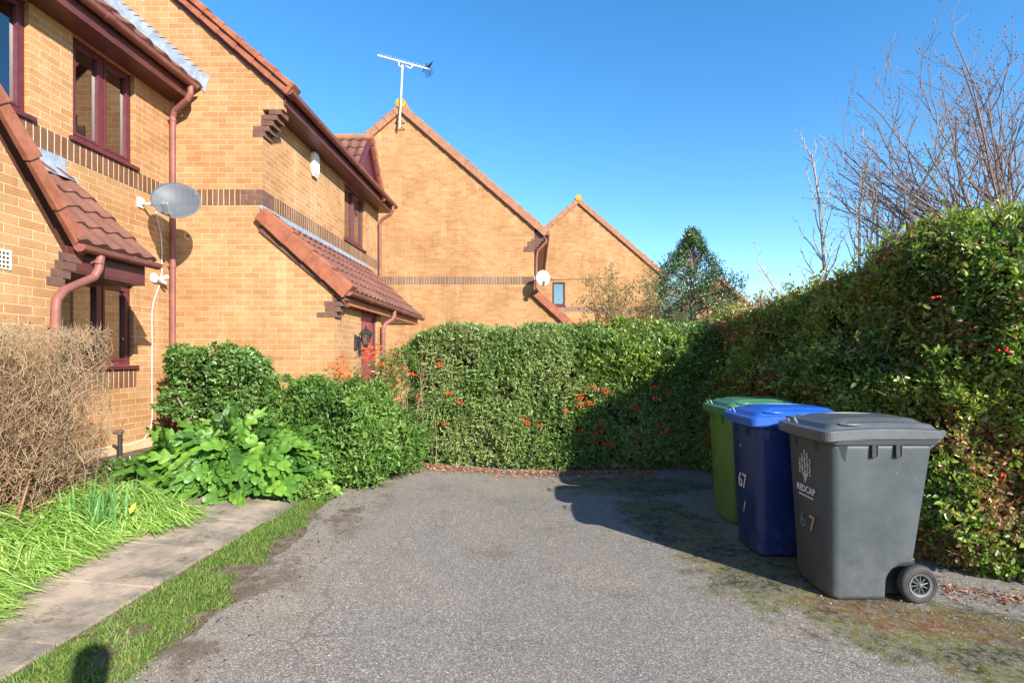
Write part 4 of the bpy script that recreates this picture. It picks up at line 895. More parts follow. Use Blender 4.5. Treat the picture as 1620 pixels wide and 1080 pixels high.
# ------------------------------------------------------------ hedges
def hedge(name, label, cat, path, depth, leafm, n_spr, per, size, width, seed, core_in=.17, bumpy=.10, brown=0, hump=0.0, shoot=.07, extra_top=1.0, lean=0.0):
    P_ = np.array(path, float); seg = np.linalg.norm(np.diff(P_[:, :2], axis=0), axis=1); cum = np.concatenate([[0], np.cumsum(seg)]); Ln = cum[-1]
    root = thing(name, label, cat, (P_[len(P_)//2][0], P_[len(P_)//2][1], 0))
    dirs = unit(np.c_[np.gradient(P_[:, 0]), np.gradient(P_[:, 1]), np.zeros(len(P_))]); nrm = np.c_[dirs[:, 1], -dirs[:, 0], np.zeros(len(P_))]
    def at(s):
        x = np.interp(s, cum, P_[:, 0]); y = np.interp(s, cum, P_[:, 1]); z = np.interp(s, cum, P_[:, 2])
        n = unit(np.c_[np.interp(s, cum, nrm[:, 0]), np.interp(s, cum, nrm[:, 1]), np.zeros(len(s))]); return x, y, z, n
    def surf(s, a):                                  # a in 0..1 : up the face, then 1..2 over the top
        x, y, zt, n = at(s); g = np.array([gz(q) for q in x]); up = np.clip(a, 0, 1); ov = np.clip(a-1, 0, 1)
        z = g+.03+(zt-g-.03)*up; base = np.c_[x, y, z]; rd = .13
        k = np.clip((up-.90)/.10, 0, 1); inn = rd*(1-np.sqrt(np.maximum(0, 1-k**2)))*1.0
        base[:, :2] -= n[:, :2]*(inn+ov*depth)[:, None]
        base[:, :2] -= n[:, :2]*(lean*up**1.3)[:, None]; low = np.clip(1-up/.12, 0, 1)*.10; base[:, :2] -= n[:, :2]*low[:, None]
        nn_ = n.copy(); tt = np.where(a > 1, 1.0, np.maximum(k*.7, lean*.45*up)); nn_ = unit(nn_*(1-tt)[:, None]+np.array([0, 0, 1])*tt[:, None]); return base, nn_
    hm = P_[:, 2].mean(); share_top = depth/(depth+hm)*extra_top
    k = n_spr; s = rng.random(k)*Ln; a = np.where(rng.random(k) < share_top, 1+rng.random(k), rng.random(k))
    base, nn_ = surf(s, a)
    dsp = bumpy*nval(base, 1.6, seed)+bumpy*.55*nval(base, 5.0, seed+3)
    jit = -np.abs(rng.normal(size=k))*.055+.02
    pos = base+nn_*(dsp+jit)[:, None]
    # thin the foliage where the noise says there is a gap
    gapn = nval(base, 3.2, seed+9); keep = rng.random(k) > np.clip((gapn-.18)*2.2, 0, .75); pos, nn_ = pos[keep], nn_[keep]
    lp, Rm, s3, sh = sprigs(pos, nn_, per, .05, size, width, shoot=shoot)
    tone = np.repeat(nval(pos, 1.3, seed+5), per)*.45; sh = np.clip(sh*.75+.12+tone, 0, .79 if brown else .99)
    if brown:
        bn = np.repeat(nval(pos, 2.0, seed+20), per); sh = np.where((rng.random(len(sh)) < np.clip(bn*2.2, .09, .75)), .98, sh)
    scatter('foliage', *LEAF, lp, Rm, s3, leafm, root, sh)
    # twigs poking through
    kt = int(k*.10); idx = rng.integers(0, len(pos), kt); A = pos[idx]-nn_[idx]*.10; B = pos[idx]+unit(nn_[idx]+N3(kt)*.8+np.array([0, 0, .4]))*(.04+.09*rng.random(kt))[:, None]
    sticks('twigs', A, B, .0022, .001, M['twig_red'], root, .01)
    # solid inner hull, coloured dark to paint the shade inside the hedge
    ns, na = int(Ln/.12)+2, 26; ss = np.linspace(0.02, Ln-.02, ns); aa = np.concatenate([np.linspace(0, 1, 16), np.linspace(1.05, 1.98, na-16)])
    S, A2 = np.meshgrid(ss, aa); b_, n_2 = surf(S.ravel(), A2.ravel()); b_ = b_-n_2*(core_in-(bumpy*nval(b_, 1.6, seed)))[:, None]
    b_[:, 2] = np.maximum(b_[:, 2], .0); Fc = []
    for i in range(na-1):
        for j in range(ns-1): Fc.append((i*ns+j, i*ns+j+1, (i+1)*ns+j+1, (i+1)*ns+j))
    mesh_np('shade_core', b_, np.array(Fc), M['core'], root, smooth=True)
    return root, surf, pos, nn_
ico_v, ico_f = None, None
def ico():
    t = (1+5**.5)/2; v = np.array([(-1, t, 0), (1, t, 0), (-1, -t, 0), (1, -t, 0), (0, -1, t), (0, 1, t), (0, -1, -t), (0, 1, -t), (t, 0, -1), (t, 0, 1), (-t, 0, -1), (-t, 0, 1)], float)
    v /= np.linalg.norm(v[0]); f = [(0, 11, 5), (0, 5, 1), (0, 1, 7), (0, 7, 10), (0, 10, 11), (1, 5, 9), (5, 11, 4), (11, 10, 2), (10, 7, 6), (7, 1, 8), (3, 9, 4), (3, 4, 2), (3, 2, 6), (3, 6, 8), (3, 8, 9), (4, 9, 5), (2, 4, 11), (6, 2, 10), (8, 6, 7), (9, 8, 1)]
    return v, f
ICO = ico()
def berries(root, centres, n, spread, r, m):
    pos = np.concatenate([np.array(c)+N3(n)*spread*np.array([1, .6, .55]) for c in centres])
    Rm = np.repeat(np.eye(3)[None], len(pos), 0); tag(scatter('berries', *ICO, pos, Rm, r*(.8+.4*rng.random(len(pos))), m, root, smooth=True), kind='stuff')

cpath = [(-1.35, 8.3, 1.80), (-1.68, 7.9, 1.82), (-1.72, 7.35, 1.84), (-1.45, 7.02, 1.86), (-1.0, 6.95, 1.87), (-.3, 6.95, 1.88), (.5, 6.98, 1.84), (1.2, 7.0, 1.80), (1.8, 7.05, 1.84), (2.5, 7.1, 1.95)]
hc, surf_c, _, _ = hedge('centre_hedge', 'clipped green hedge with red berries across the far end of the driveway', 'hedge', cpath, 1.0, M['hedge_leaf'], 24000, 6, .052, .36, 1.0, shoot=.10, bumpy=.13)
hc.name = 'clipped_hedge'
bp = [(653, 592), (662, 627), (711, 622), (728, 636), (700, 669), (695, 577), (826, 664), (834, 669), (895, 651), (917, 624), (921, 630), (937, 613), (916, 641), (957, 617), (963, 623), (935, 637), (1036, 612), (1037, 631), (1003, 642), (1007, 646), (951, 669), (920, 682), (940, 685), (952, 682), (1043, 674), (1052, 684), (1050, 676), (1058, 622), (958, 702), (942, 697), (1011, 692), (964, 703), (853, 673)]
berries(hc, [W(x, y, 6.86) for x, y in bp], 11, .028, .0095, M['berry_red'])
rpath = [(2.15, 7.3, 1.93), (2.32, 6.6, 2.0), (2.45, 5.8, 2.08), (2.50, 5.0, 2.26), (2.56, 4.5, 2.38), (2.70, 4.05, 2.43), (2.98, 3.66, 2.48), (3.4, 3.40, 2.52), (4.0, 3.2, 2.52), (5.0, 3.05, 2.5)]
hr, _, rp, rn = hedge('clipped_hedge', 'tall overgrown green hedge with brown twiggy patches behind the bins', 'hedge', rpath, 1.2, M['privet_leaf'], 44000, 6, .038, .60, 14.0, core_in=.24, bumpy=.22, brown=1, lean=.36, shoot=.10)
n = 900; i = rng.integers(0, len(rp), n); D_ = unit(rn[i]*.8+N3(n)*.4+np.array([0, 0, .7])); A = rp[i]; B = A+D_*(.08+.14*rng.random(n))[:, None]; sticks('face_shoots', A, B, .003, .0014, M['twig_red'], hr, .015)
lp, Rm, s3, sh = sprigs(A+(B-A)*.85, D_, 8, .05, .050, .55, shoot=.12); scatter('shoot_foliage', *LEAF, lp, Rm, s3, M['privet_leaf'], hr, np.clip(.35+.5*sh, 0, .79))
n = 6500; i = rng.integers(0, len(rp), n*4); q = nval(rp[i], 1.1, 33.0); i = i[q > .05][:n]; n = len(i)
A = rp[i]-rn[i]*.05; B = A+unit(rn[i]*.5+N3(n)+np.array([0, 0, .3]))*(.08+.16*rng.random(n))[:, None]; sticks('dead_twigs', A, B, .003, .0012, M['twig_red'], hr, .015)
berries(hr, [W(1588, 751, 3.25), W(1480, 470, 3.6), W(1588, 553, 3.2)], 5, .014, .009, M['berry_red'])
n = 5200; up_ = rp[(rn[:, 2] > .6)]; i = rng.integers(0, len(up_), n); A = up_[i]; D_ = unit(N3(n)*.7+np.array([-.1, 0, .9])); B = A+D_*(.05+.22*rng.random(n)**2)[:, None]
sticks('top_shoots', A, B, .003, .0012, M['twig_red'], hr, .02)
kk = rng.random(n) < .75; lp, Rm, s3, sh = sprigs(A[kk]+(B[kk]-A[kk])*.8, D_[kk], 5, .05, .045, .5, shoot=.1); scatter('top_foliage', *LEAF, lp, Rm, s3, M['privet_leaf'], hr, np.clip(.45+.5*sh, 0, .99))
# small shoots standing out of the top near the far end
A = np.array([W(1195+random.uniform(-14, 14), 488, 5.9) for _ in range(26)]); B = A+unit(N3(26)*.5+np.array([-.2, 0, 1.0]))*(.10+.22*rng.random(26))[:, None]; sticks('bare_shoots', A, B, .006, .002, M['pale_twig'], hr, .02)

# ------------------------------------------------------------ shrubs on the left
def blob_shrub(name, label, cat, centre, rad, leafm, n_spr, per, size, width, seed, flat=.5, core=.72, shoot=.07, bumpy=.14, zmin=None, up=.35, core_on=True):
    root = thing(name, label, cat, (centre[0], centre[1], gz(centre[0]))); c = np.array(centre); r = np.array(rad)
    d = unit(N3(n_spr)); d = np.sign(d)*np.abs(d)**flat; d = d/np.power(np.sum(np.abs(d)**4, axis=1), .25)[:, None] if flat < 1 else unit(d)
    nn_ = unit(d/r); pos = c+d*r*(1-np.abs(rng.normal(size=n_spr))*.07)[:, None]
    pos = pos+nn_*(bumpy*nval(pos, 2.2, seed)+bumpy*.5*nval(pos, 6, seed+2))[:, None]
    zlo = zmin if zmin is not None else gz(centre[0])+.03
    k = pos[:, 2] > zlo; k &= rng.random(len(pos)) > np.clip((nval(pos, 4, seed+9)-.2)*2, 0, .7); pos, nn_ = pos[k], nn_[k]
    lp, Rm, s3, sh = sprigs(pos, nn_, per, .05, size, width, shoot=shoot, up=up); sh = np.clip(sh*.8+.1+.4*np.repeat(nval(pos, 2, seed+5), per), 0, 1)
    scatter('foliage', *LEAF, lp, Rm, s3, leafm, root, sh)
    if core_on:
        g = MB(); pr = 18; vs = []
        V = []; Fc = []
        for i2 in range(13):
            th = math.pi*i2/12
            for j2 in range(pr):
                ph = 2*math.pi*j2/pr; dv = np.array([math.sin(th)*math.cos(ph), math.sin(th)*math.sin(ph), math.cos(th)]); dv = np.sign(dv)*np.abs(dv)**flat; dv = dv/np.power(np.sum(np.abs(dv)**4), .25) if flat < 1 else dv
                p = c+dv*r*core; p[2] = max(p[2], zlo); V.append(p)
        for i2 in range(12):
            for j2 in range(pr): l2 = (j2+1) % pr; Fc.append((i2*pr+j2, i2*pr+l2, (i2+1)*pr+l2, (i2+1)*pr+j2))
        mesh_np('shade_core', np.array(V), np.array(Fc), M['core'], root, smooth=True)  # solid hull blocking see-through, its dark colour paints the shrub's inner shade
    return root, pos, nn_
blob_shrub('corner_shrub', 'yellow green leafy shrub growing over the corner where the two hedges meet', 'shrub', (1.35, 7.45, 1.50), (1.15, .62, .46), M['privet_leaf'], 5200, 6, .050, .55, 17., 1., .6, bumpy=.2, zmin=1.0, shoot=.1)
bx, _, _ = blob_shrub('clipped_shrub', 'rounded clipped glossy shrub on bare stems beside the brown downpipe', 'shrub', (-3.84, 6.45, 1.18), (.50, .40, .40), M['box_leaf'], 3000, 6, .050, .66, 3.0, .7, .62, zmin=.70, bumpy=.2)
A = np.c_[rng.normal(-3.9, .10, 16), rng.normal(6.45, .08, 16), np.full(16, .3)]; B = A+np.c_[rng.normal(0, .22, 16), rng.normal(0, .12, 16), np.full(16, .75)]; sticks('stems', A, B, .014, .008, M['twig_red'], bx, .03, 6, 4)
ds, _, _ = blob_shrub('dense_shrub', 'low spreading bright green shrub at the corner of the driveway', 'shrub', (-2.18, 6.0, .50), (.74, .72, .66), M['shrub_leaf'], 9500, 6, .052, .46, 5.0, 1.0, .68, bumpy=.34, shoot=.11)
ds2, _, _ = blob_shrub('dense_shrub', 'small green shrub against the brick between clipped shrub and berry bush', 'shrub', (-2.85, 6.5, .76), (.46, .45, .44), M['shrub_leaf'], 2800, 6, .040, .50, 6.0, 1.0, .70, bumpy=.2)
fb = thing('berry_bush', 'thorny bush with clusters of orange berries in front of the porch corner', 'bush', (-2.3, 6.4, .2))
stems = [((-2.35, 6.35, .4), (-2.36, 6.4, 1.38)), ((-2.3, 6.4, .4), (-2.12, 6.5, 1.46)), ((-2.3, 6.5, .4), (-1.88, 6.6, 1.50)), ((-2.2, 6.5, .4), (-1.78, 6.7, 1.36)), ((-2.35, 6.35, .4), (-2.46, 6.4, 1.33)), ((-2.0, 6.6, .4), (-1.72, 6.9, 1.62)), ((-2.0, 6.6, .4), (-1.98, 6.8, 1.62))]
A = np.array([s[0] for s in stems]); B = np.array([s[1] for s in stems]); sticks('stems', A, B, .010, .003, M['twig_red'], fb, .04, 5, 5)
k = 420; i = rng.integers(0, len(stems), k); t = .55+.45*rng.random(k); pos = A[i]+(B[i]-A[i])*t[:, None]+N3(k)*.055
lp, Rm, s3, sh = sprigs(pos, unit(N3(k)), 4, .05, .038, .42, up=.6); scatter('foliage', *LEAF, lp, Rm, s3, M['shrub_leaf'], fb, sh)
k2 = 220; i = rng.integers(2, len(stems), k2); t = .45+.55*rng.random(k2); pos = A[i]+(B[i]-A[i])*t[:, None]+N3(k2)*.075
lp, Rm, s3, sh = sprigs(pos, unit(N3(k2)), 4, .05, .040, .42, up=.6); scatter('red_foliage', *LEAF, lp, Rm, s3, M['red_leaf'], fb, sh)
bp = [(541, 563), (545, 571), (538, 577), (548, 580), (533, 583), (540, 588), (551, 586), (527, 581), (545, 595), (537, 597), (553, 594), (583, 560), (588, 549), (595, 556), (592, 566), (580, 553), (606, 577), (575, 566), (601, 550)]
berries(fb, [W(x, y, 6.32) for x, y in bp], 10, .024, .010, M['berry'])
# bush twigs and sparse leaves filling the gap beside the hedge
gp, _, _ = blob_shrub('loose_shrub', 'thin dark stemmed shrub in the gap left of the clipped hedge', 'shrub', (-1.72, 7.0, .95), (.24, .3, .75), M['shrub_leaf'], 650, 5, .040, .45, 8.0, 1.0, core_on=False, bumpy=.2)
A = np.c_[rng.normal(-1.7, .12, 40), rng.normal(6.95, .1, 40), np.full(40, .1)]; B = A+np.c_[rng.normal(0, .22, 40), rng.normal(0, .12, 40), .7+.9*rng.random(40)]; sticks('stems', A, B, .006, .002, M['twig_red'], gp, .05, 4, 5)

# big lobed leaf plant
def lobed_leaf():
    V = []; Fc = []; n = 22; half = []
    for i in range(n+1):
        t = i/n; env = math.sin(math.pi*min(1, t*.96+.04))**.65*(1-.25*t); lobe = .30+.70*abs(math.sin(t*math.pi*5.5))**.9
        half.append(.23*env*lobe if i < n else 0)
    for i in range(n+1):
        t = i/n; zc = -.42*t*t+.10*math.sin(t*3); y = t-.05*t*t
        fwd = .075*abs(math.sin(t*math.pi*5.5))
        V += [(0, y, zc), (half[i]*.5, y+fwd*.3, zc+.045+.02*math.sin(i*1.9)), (half[i], y+fwd, zc-.01+.03*math.sin(i*1.9)), (-half[i]*.5, y+fwd*.3, zc+.045+.02*math.sin(i*2.3)), (-half[i], y+fwd, zc-.01+.03*math.sin(i*2.3))]
    for i in range(n):
        a, c = i*5, i*5+5; Fc += [(a, a+1, c+1, c), (a+1, a+2, c+2, c+1), (a, c, c+3, a+3), (a+3, c+3, c+4, a+4)]
    return V, Fc
bl = thing('large_leaf_plant', 'mound of big bright green lobed leaves beside the slab path', 'plant', (-3.0, 5.5, .25))
k = 620; ang = rng.random(k)*2*math.pi; rr = np.sqrt(rng.random(k)); cx, cy = -2.98+.76*rr*np.cos(ang), 5.30+.52*rr*np.sin(ang)
hz = .20+.52*np.sqrt(np.maximum(0, 1-rr**2))*(.75+.3*rng.random(k)); out = np.c_[np.cos(ang)*.9, np.sin(ang)*.8-.35, .35+.5*rng.random(k)-rr*.45]
pos = np.c_[cx, cy, hz+.02]; d = unit(out+N3(k)*.30); nn_ = unit(np.c_[np.cos(ang)*.4, np.sin(ang)*.3-.45, np.full(k, .85)]+N3(k)*.32)
scatter('foliage', *lobed_leaf(), pos-d*.10, frames(d, nn_), .24+.24*rng.random(k), M['big_leaf'], bl, rng.random(k), True)
A = pos-d*.08; B = np.c_[-3.05+.35*(cx+3.05), 5.5+.35*(cy-5.5), np.full(k, .22)]; sticks('stalks', A, B, .005, .007, M['big_leaf'], bl, .02, 4, 3)
blob_shrub('low_plant', 'small creeping green weeds at the end of the grass strip', 'weeds', (-2.28, 5.0, .2), (.35, .18, .12), M['shrub_leaf'], 260, 6, .05, .6, 11., 1., core_on=False)
blob_shrub('low_plant', 'low leafy weeds at the foot of the left wall beside the standpipe', 'weeds', (-4.15, 5.5, .33), (.42, .30, .15), M['box_leaf'], 700, 6, .035, .6, 12., 1., core_on=False)

# brown twiggy clipped hedge in front of the bay wall
th = thing('twiggy_hedge', 'leafless brown clipped hedge standing against the left brick wall', 'hedge', (-3.5, 3.8, .3))
def trim(p): return (p[:, 0] < -.80*p[:, 1]) & (p[:, 0] < -3.02) & (p[:, 2] < 1.80)
def curve_sticks(name, A, D, Ln, r0, m, parent, steps=5, bend=.35, upc=.5, seg=3):
    n = len(A); p = A.copy(); d = unit(D); pts = [p.copy()]; bb = N3(n)*bend
    for i in range(steps): d = unit(d+bb/steps+N3(n)*.16+np.array([0, 0, upc/steps])); p = p+d*(Ln/steps)[:, None]; pts.append(p.copy())
    kk = trim(pts[-1]) & trim(pts[len(pts)//2]) & trim(pts[0]); pts = [q[kk] for q in pts]; d = d[kk]; r0 = r0[kk]; n = int(kk.sum()); ref = np.tile(np.array([[.31, .52, .79]]), (n, 1)); rings = []
    for i, c in enumerate(pts):
        t = i/steps; x = unit(np.cross(d, ref)); y = np.cross(d, x); rr = r0*(1-.72*t)
        for k_ in range(seg): a = 2*math.pi*k_/seg; rings.append(c+(x*math.cos(a)+y*math.sin(a))*rr[:, None])
    V = np.stack(rings, 1); fs = []
    for i in range(steps):
        for k_ in range(seg): l = (k_+1) % seg; fs.append((i*seg+k_, i*seg+l, (i+1)*seg+l, (i+1)*seg+k_))
    bf = np.array(fs); Fc = (bf[None]+(np.arange(n)*V.shape[1])[:, None, None]).reshape(-1, 4)
    mesh_np(name, V.reshape(-1, 3), Fc, m, parent, np.repeat(rng.random(n), len(bf))); return pts
k = 480; A = np.c_[-3.62+.12*rng.normal(size=k), 2.2+2.0*rng.random(k), np.full(k, .28)]
D = np.c_[rng.normal(.05, .26, k), rng.normal(.0, .38, k)-.8*np.clip((A[:, 1]-3.5)/.6, 0, 1), np.full(k, 1.0)]
pts = curve_sticks('stems', A, D, .8+.70*rng.random(k), .0032+.009*rng.random(k)**3, M['twig'], th, 6, .5, .2, 4)
al = np.concatenate(pts[2:]); al = al[(al[:, 2] < 1.72) & (al[:, 1] < 4.42) & (al[:, 2] > .35)]
k = 6000; i = rng.integers(0, len(al), k); A = al[i]+N3(k)*.03; z = A[:, 2]
D = unit(np.c_[rng.normal(.15, .7, k), rng.normal(0, .7, k), .35+.8*rng.random(k)]); Lg = .10+.16*rng.random(k); Lg = np.where(z+Lg > 1.78, np.maximum(.03, 1.76-z), Lg)
pt2 = curve_sticks('twigs', A, D, Lg, np.full(k, .0027), M['pale_twig'], th, 3, .6, .3, 3)
k = 5500; xx = -3.58+.46*(rng.random(k)-.5)*1.05; yy = 2.2+2.2*rng.random(k); zz = 1.02+.70*rng.random(k)**.7; A = np.c_[xx, yy, zz]; A = A+np.c_[np.zeros(k), np.zeros(k), .05*nval(A, 3, 4.)]
D = unit(N3(k)*.9+np.array([.25, .0, .6])); curve_sticks('clipped_tips', A, D, .04+.08*rng.random(k), np.full(k, .0023), M['pale_twig'], th, 2, .5, .3, 3)
k = 2600; al = np.concatenate([al, al[al[:, 2] > 1.35], A[:1500]]); al = al[trim(al)]; i = rng.integers(0, len(al), k); lp, Rm, s3, sh = sprigs(al[i]+N3(k)*.05, unit(N3(k)), 2, .05, .022, .5); scatter('dry_leaves', *LEAF, lp, Rm, s3, M['olive_leaf'], th, sh)

# strap leaved plant flopped over the slabs
def blades(name, A, D, Ln, wd, m, parent, steps=6, droop=1.6, zf=None, rnd=None):
    n = len(A); p = A.copy(); d = unit(D); rows = []; sidev = unit(np.cross(d, np.array([0, 0, 1.])+N3(n)*.2)); fall = droop*(.6+.8*rng.random(n))
    for i in range(steps+1):
        t = i/steps; ww = wd*(1-t**2.2)*.5+.0004; rows.append(p-sidev*ww[:, None]); rows.append(p+sidev*ww[:, None])
        d = unit(d+np.c_[np.zeros(n), np.zeros(n), -fall/steps*(.4+t)]+N3(n)*.07); p = p+d*(Ln/steps)[:, None]
        if zf is not None: p[:, 2] = np.maximum(p[:, 2], zf(p)+.01*rng.random(n))
    V = np.stack(rows, 1); bf = np.array([(2*i, 2*i+1, 2*i+3, 2*i+2) for i in range(steps)]); Fc = (bf[None]+(np.arange(n)*V.shape[1])[:, None, None]).reshape(-1, 4)
    return mesh_np(name, V.reshape(-1, 3), Fc, m, parent, np.repeat(rng.random(n) if rnd is None else rnd, len(bf)))
sp = thing('strap_leaf_plant', 'flattened mat of pale green strap leaves spilling over the slab path', 'plant', (-3.1, 3.3, .25))
zf = lambda p: np.array([gz(q) for q in p[:, 0]])+.045
k = 17000; yy = 1.7+2.6*rng.random(k); wv = .10*np.sin(yy*3.3)+.05*np.sin(yy*8.1)
xe = -2.83+wv+np.where(yy > 3.7, -(yy-3.7)*.15, 0); xx = xe-.02-.85*rng.random(k)**1.15
mound = .05+.17*np.clip((xe-xx)/.35, 0, 1)*(.7+.5*np.sin(yy*5+xx*7)**2); A = np.c_[xx, yy, np.array([gz(q) for q in xx])+.03+mound*rng.random(k)]
D = np.c_[rng.normal(.35, .8, k), rng.normal(-.1, .8, k), -.15+.35*rng.random(k)]
blades('foliage', A, D, .14+.22*rng.random(k), .006+.005*rng.random(k), M['strap_leaf'], sp, 6, 1.7, zf)
k = 60; A = np.c_[-3.08+.07*rng.normal(size=k), 3.72+.10*rng.normal(size=k), np.full(k, .28)]; ir = thing('sword_leaf_plant', 'tuft of upright dark green sword leaves rising from the strap leaf mat', 'plant', (-3.08, 3.72, .28))
blades('foliage', A, np.c_[rng.normal(.1, .28, k), rng.normal(0, .22, k), np.ones(k)], .24+.20*rng.random(k), np.full(k, .016), M['sword_leaf'], ir, 6, .35)
yl = thing('yellow_leaf', 'single fallen yellow leaf on the strap leaf mat', 'leaf', W(205, 822, 3.75)); p = W(205, 824, 3.72); p.z += .05
scatter('leaf_blade', *LEAF, np.array([p]), frames(np.array([[.25, .4, .9]]), np.array([[.1, -.9, .3]])), np.array([[.045, .085, .06]]), leaf_mat('yellow_leaf_blade', [(.60, .48, .05), (.7, .55, .07)]), yl)

# grass strip along the path, and grass tufts
gs = []
k = 58000; yy = .9+4.5*rng.random(k); wdt = .40*np.clip((5.9-yy)/3.2, .45, 1)*(1+.35*np.sin(yy*2.3+1)*np.sin(yy*7.1))+.03*np.sin(yy*6); xx = -2.16+.0*yy+wdt*rng.random(k)**1.1+.03*rng.normal(size=k); A = np.c_[xx, yy, np.array([gz(q) for q in xx])+.0]
kp = nval(A, 4.5, 2.0)+.25*nval(A, 14., 5.) > -.40+np.clip((xx+1.96)*1.5, 0, .8)+.35*(rng.random(len(xx))-.5); A = A[kp]; k = len(A)
g = blades('grass_strip', A, np.c_[rng.normal(.1, .6, k), rng.normal(0, .6, k), .5+.6*rng.random(k)], .014+.034*rng.random(k), np.full(k, .0034), M['grass'], None, 3, 1.0)
tag(g, kind='stuff')
k = 3600; yy = 4.55+.95*rng.random(k); xx = -4.3+1.2*rng.random(k); A = np.c_[xx, yy, np.array([gz(q) for q in xx])]; g = blades('grass_patch', A, np.c_[rng.normal(.3, .6, k), rng.normal(0, .6, k), .6+.5*rng.random(k)], .04+.07*rng.random(k), np.full(k, .005), M['grass'], None, 3, 1.0); tag(g, kind='stuff')

# fallen leaves and crumbs
def litter(name, A, size, m=M['dead_leaf']):
    k = len(A); d = unit(np.c_[N3(k)[:, :2], .15*rng.normal(size=k)]); nn_ = unit(N3(k)*.45+np.array([0, 0, 1.])); s = size*(.5+rng.random(k))
    return tag(scatter(name, *LEAF, A, frames(d, nn_), np.stack([s*.7, s, s], 1), m), kind='stuff')
k = 2600; x = -1.6+3.2*rng.random(k); y = 6.88-.16*np.abs(rng.normal(size=k))-.0*x; litter('leaf_litter', np.c_[x, y, np.array([gz(q) for q in x])+.022+.012*rng.random(k)], .026)
k = 700; t = rng.random(k); x = 1.75+1.6*t+.10*rng.normal(size=k); y = 3.22-.60*t+.13*rng.normal(size=k); litter('leaf_crumbs', np.c_[x, y, np.full(k, .018)+.006*rng.random(k)], .009)
k = 1300; x = -1.95+.55*rng.random(k); y = .9+4.6*rng.random(k); litter('bark_crumbs', np.c_[x, y, np.array([gz(q) for q in x])+.014+.008*rng.random(k)], .014, leaf_mat('bark_crumb', [(.06, .04, .03), (.12, .08, .055), (.22, .15, .10)], .9, .1, 0))
k = 900; x = -1.7+5*rng.random(k); y = 1.0+6*rng.random(k); litter('grit', np.c_[x, y, np.array([gz(q) for q in x])+.016], .008, leaf_mat('pale_grit', [(.12, .09, .07), (.35, .3, .25), (.6, .56, .5)], .9, .1, 0))
k = 700; x = 2.4+1.4*rng.random(k); y = 3.55-.62*(x-2.4)+.10*rng.normal(size=k); litter('hedge_litter', np.c_[x, y, np.full(k, .018)+.01*rng.random(k)], .022)

# ------------------------------------------------------------ trees beyond the hedges
def branches(start, limbs, m, parent, name, levels, seed, rmin=.0045):
    rnd = random.Random(seed); b = MB(); tips = []
    def grow(p, d, ln, r, lv):
        steps = 6 if lv == 0 else (5 if lv == 1 else 3); pts = [p.copy()]; rs = [r]; q = p.copy(); dd = d.copy(); L_ = levels[lv]
        for i in range(steps):
            dd = (dd+Vector((rnd.gauss(0, .10+.08*(lv > 0)), rnd.gauss(0, .10+.08*(lv > 0)), L_['up']/steps+rnd.gauss(0, .05+.06*(lv > 0))))).normalized(); q = q+dd*(ln/steps); pts.append(q.copy()); rs.append(r*(1-.70*(i+1)/steps))
        b.tube(pts, rs, (6, 5, 4, 3)[min(lv, 3)], False); tips.append(q.copy())
        if lv+1 < len(levels):
            Lc = levels[lv+1]
            for k_ in range(Lc['n']):
                t = Lc['from']+(1-Lc['from'])*(k_+rnd.random())/Lc['n']; j = min(steps-1, int(t*steps)); fr = t*steps-j; c = pts[j].lerp(pts[j+1], fr)
                axis = (pts[j+1]-pts[j]).normalized(); sd_ = Vector((rnd.gauss(0, 1), rnd.gauss(0, 1), rnd.gauss(0, .5))); sd_ = (sd_-axis*sd_.dot(axis)).normalized()
                nd = (axis*math.cos(Lc['ang'])+sd_*math.sin(Lc['ang'])).normalized(); grow(c, nd, ln*Lc['len']*rnd.uniform(.6, 1.15)*(1.1-.5*t), max(rmin, rs[j]*Lc['r']), lv+1)
    for p, d, ln, r in limbs: grow(Vector(p), Vector(d).normalized(), ln, r, 0)
    o = b.build(name, m, parent, uv=False); return tips
def bud(tips, r, m, parent):
    P_ = np.array([tuple(t) for t in tips]); scatter('buds', *ICO, P_, np.repeat(np.eye(3)[None], len(P_), 0), np.full(len(P_), r), m, parent)
t1 = thing('bare_tree', 'large leafless tree with a fan of upright shoots beyond the right hedge', 'tree', (8.7, 9.3, 0), 'bare trees beyond the hedge')
MB().tube([(8.9, 9.3, -.1), (8.88, 9.3, 1.2), (8.80, 9.3, 2.2), (8.75, 9.3, 2.9)], [.24, .20, .18, .17], 10).build('trunk', M['tree_bark'], t1, smooth=True)
rd = random.Random(5); limbs = []
for k in range(36):
    a = R(rd.uniform(8, 100)); s = math.cos(a); dy = rd.uniform(-.5, .5); limbs.append(((8.75-.25*rd.random(), 9.3+.2*rd.uniform(-1, 1), 2.5+.5*rd.random()), (-s, dy, math.sin(a)), rd.uniform(2.1, 3.1)*(1+.62*math.sin(a)), .030))
tips = branches(None, limbs, M['tree_bark'], t1, 'crown', [dict(up=.42), dict(n=8, ang=R(40), len=.42, r=.55, up=.6, **{'from': .15}), dict(n=5, ang=R(34), len=.42, r=.6, up=.35, **{'from': .2})], 11, .0058)
bud(tips, .013, M['tree_bark'], t1)
t2 = thing('bare_tree', 'slender pale leafless tree of several upright stems behind the hedge', 'tree', (6.3, 11, 0), 'bare trees beyond the hedge')
limbs = [((6.25, 11, -.1), (-.02, 0, 1), 6.2, .06), ((6.4, 11.1, -.1), (.05, .02, 1), 6.0, .055), ((6.5, 11, -.1), (.16, 0, 1), 5.6, .05), ((6.3, 11, -.1), (-.10, 0, 1), 5.4, .05), ((6.6, 11, -.1), (.24, 0, 1), 5.0, .04), ((6.5, 10.9, -.1), (.10, 0, 1), 5.0, .04)]
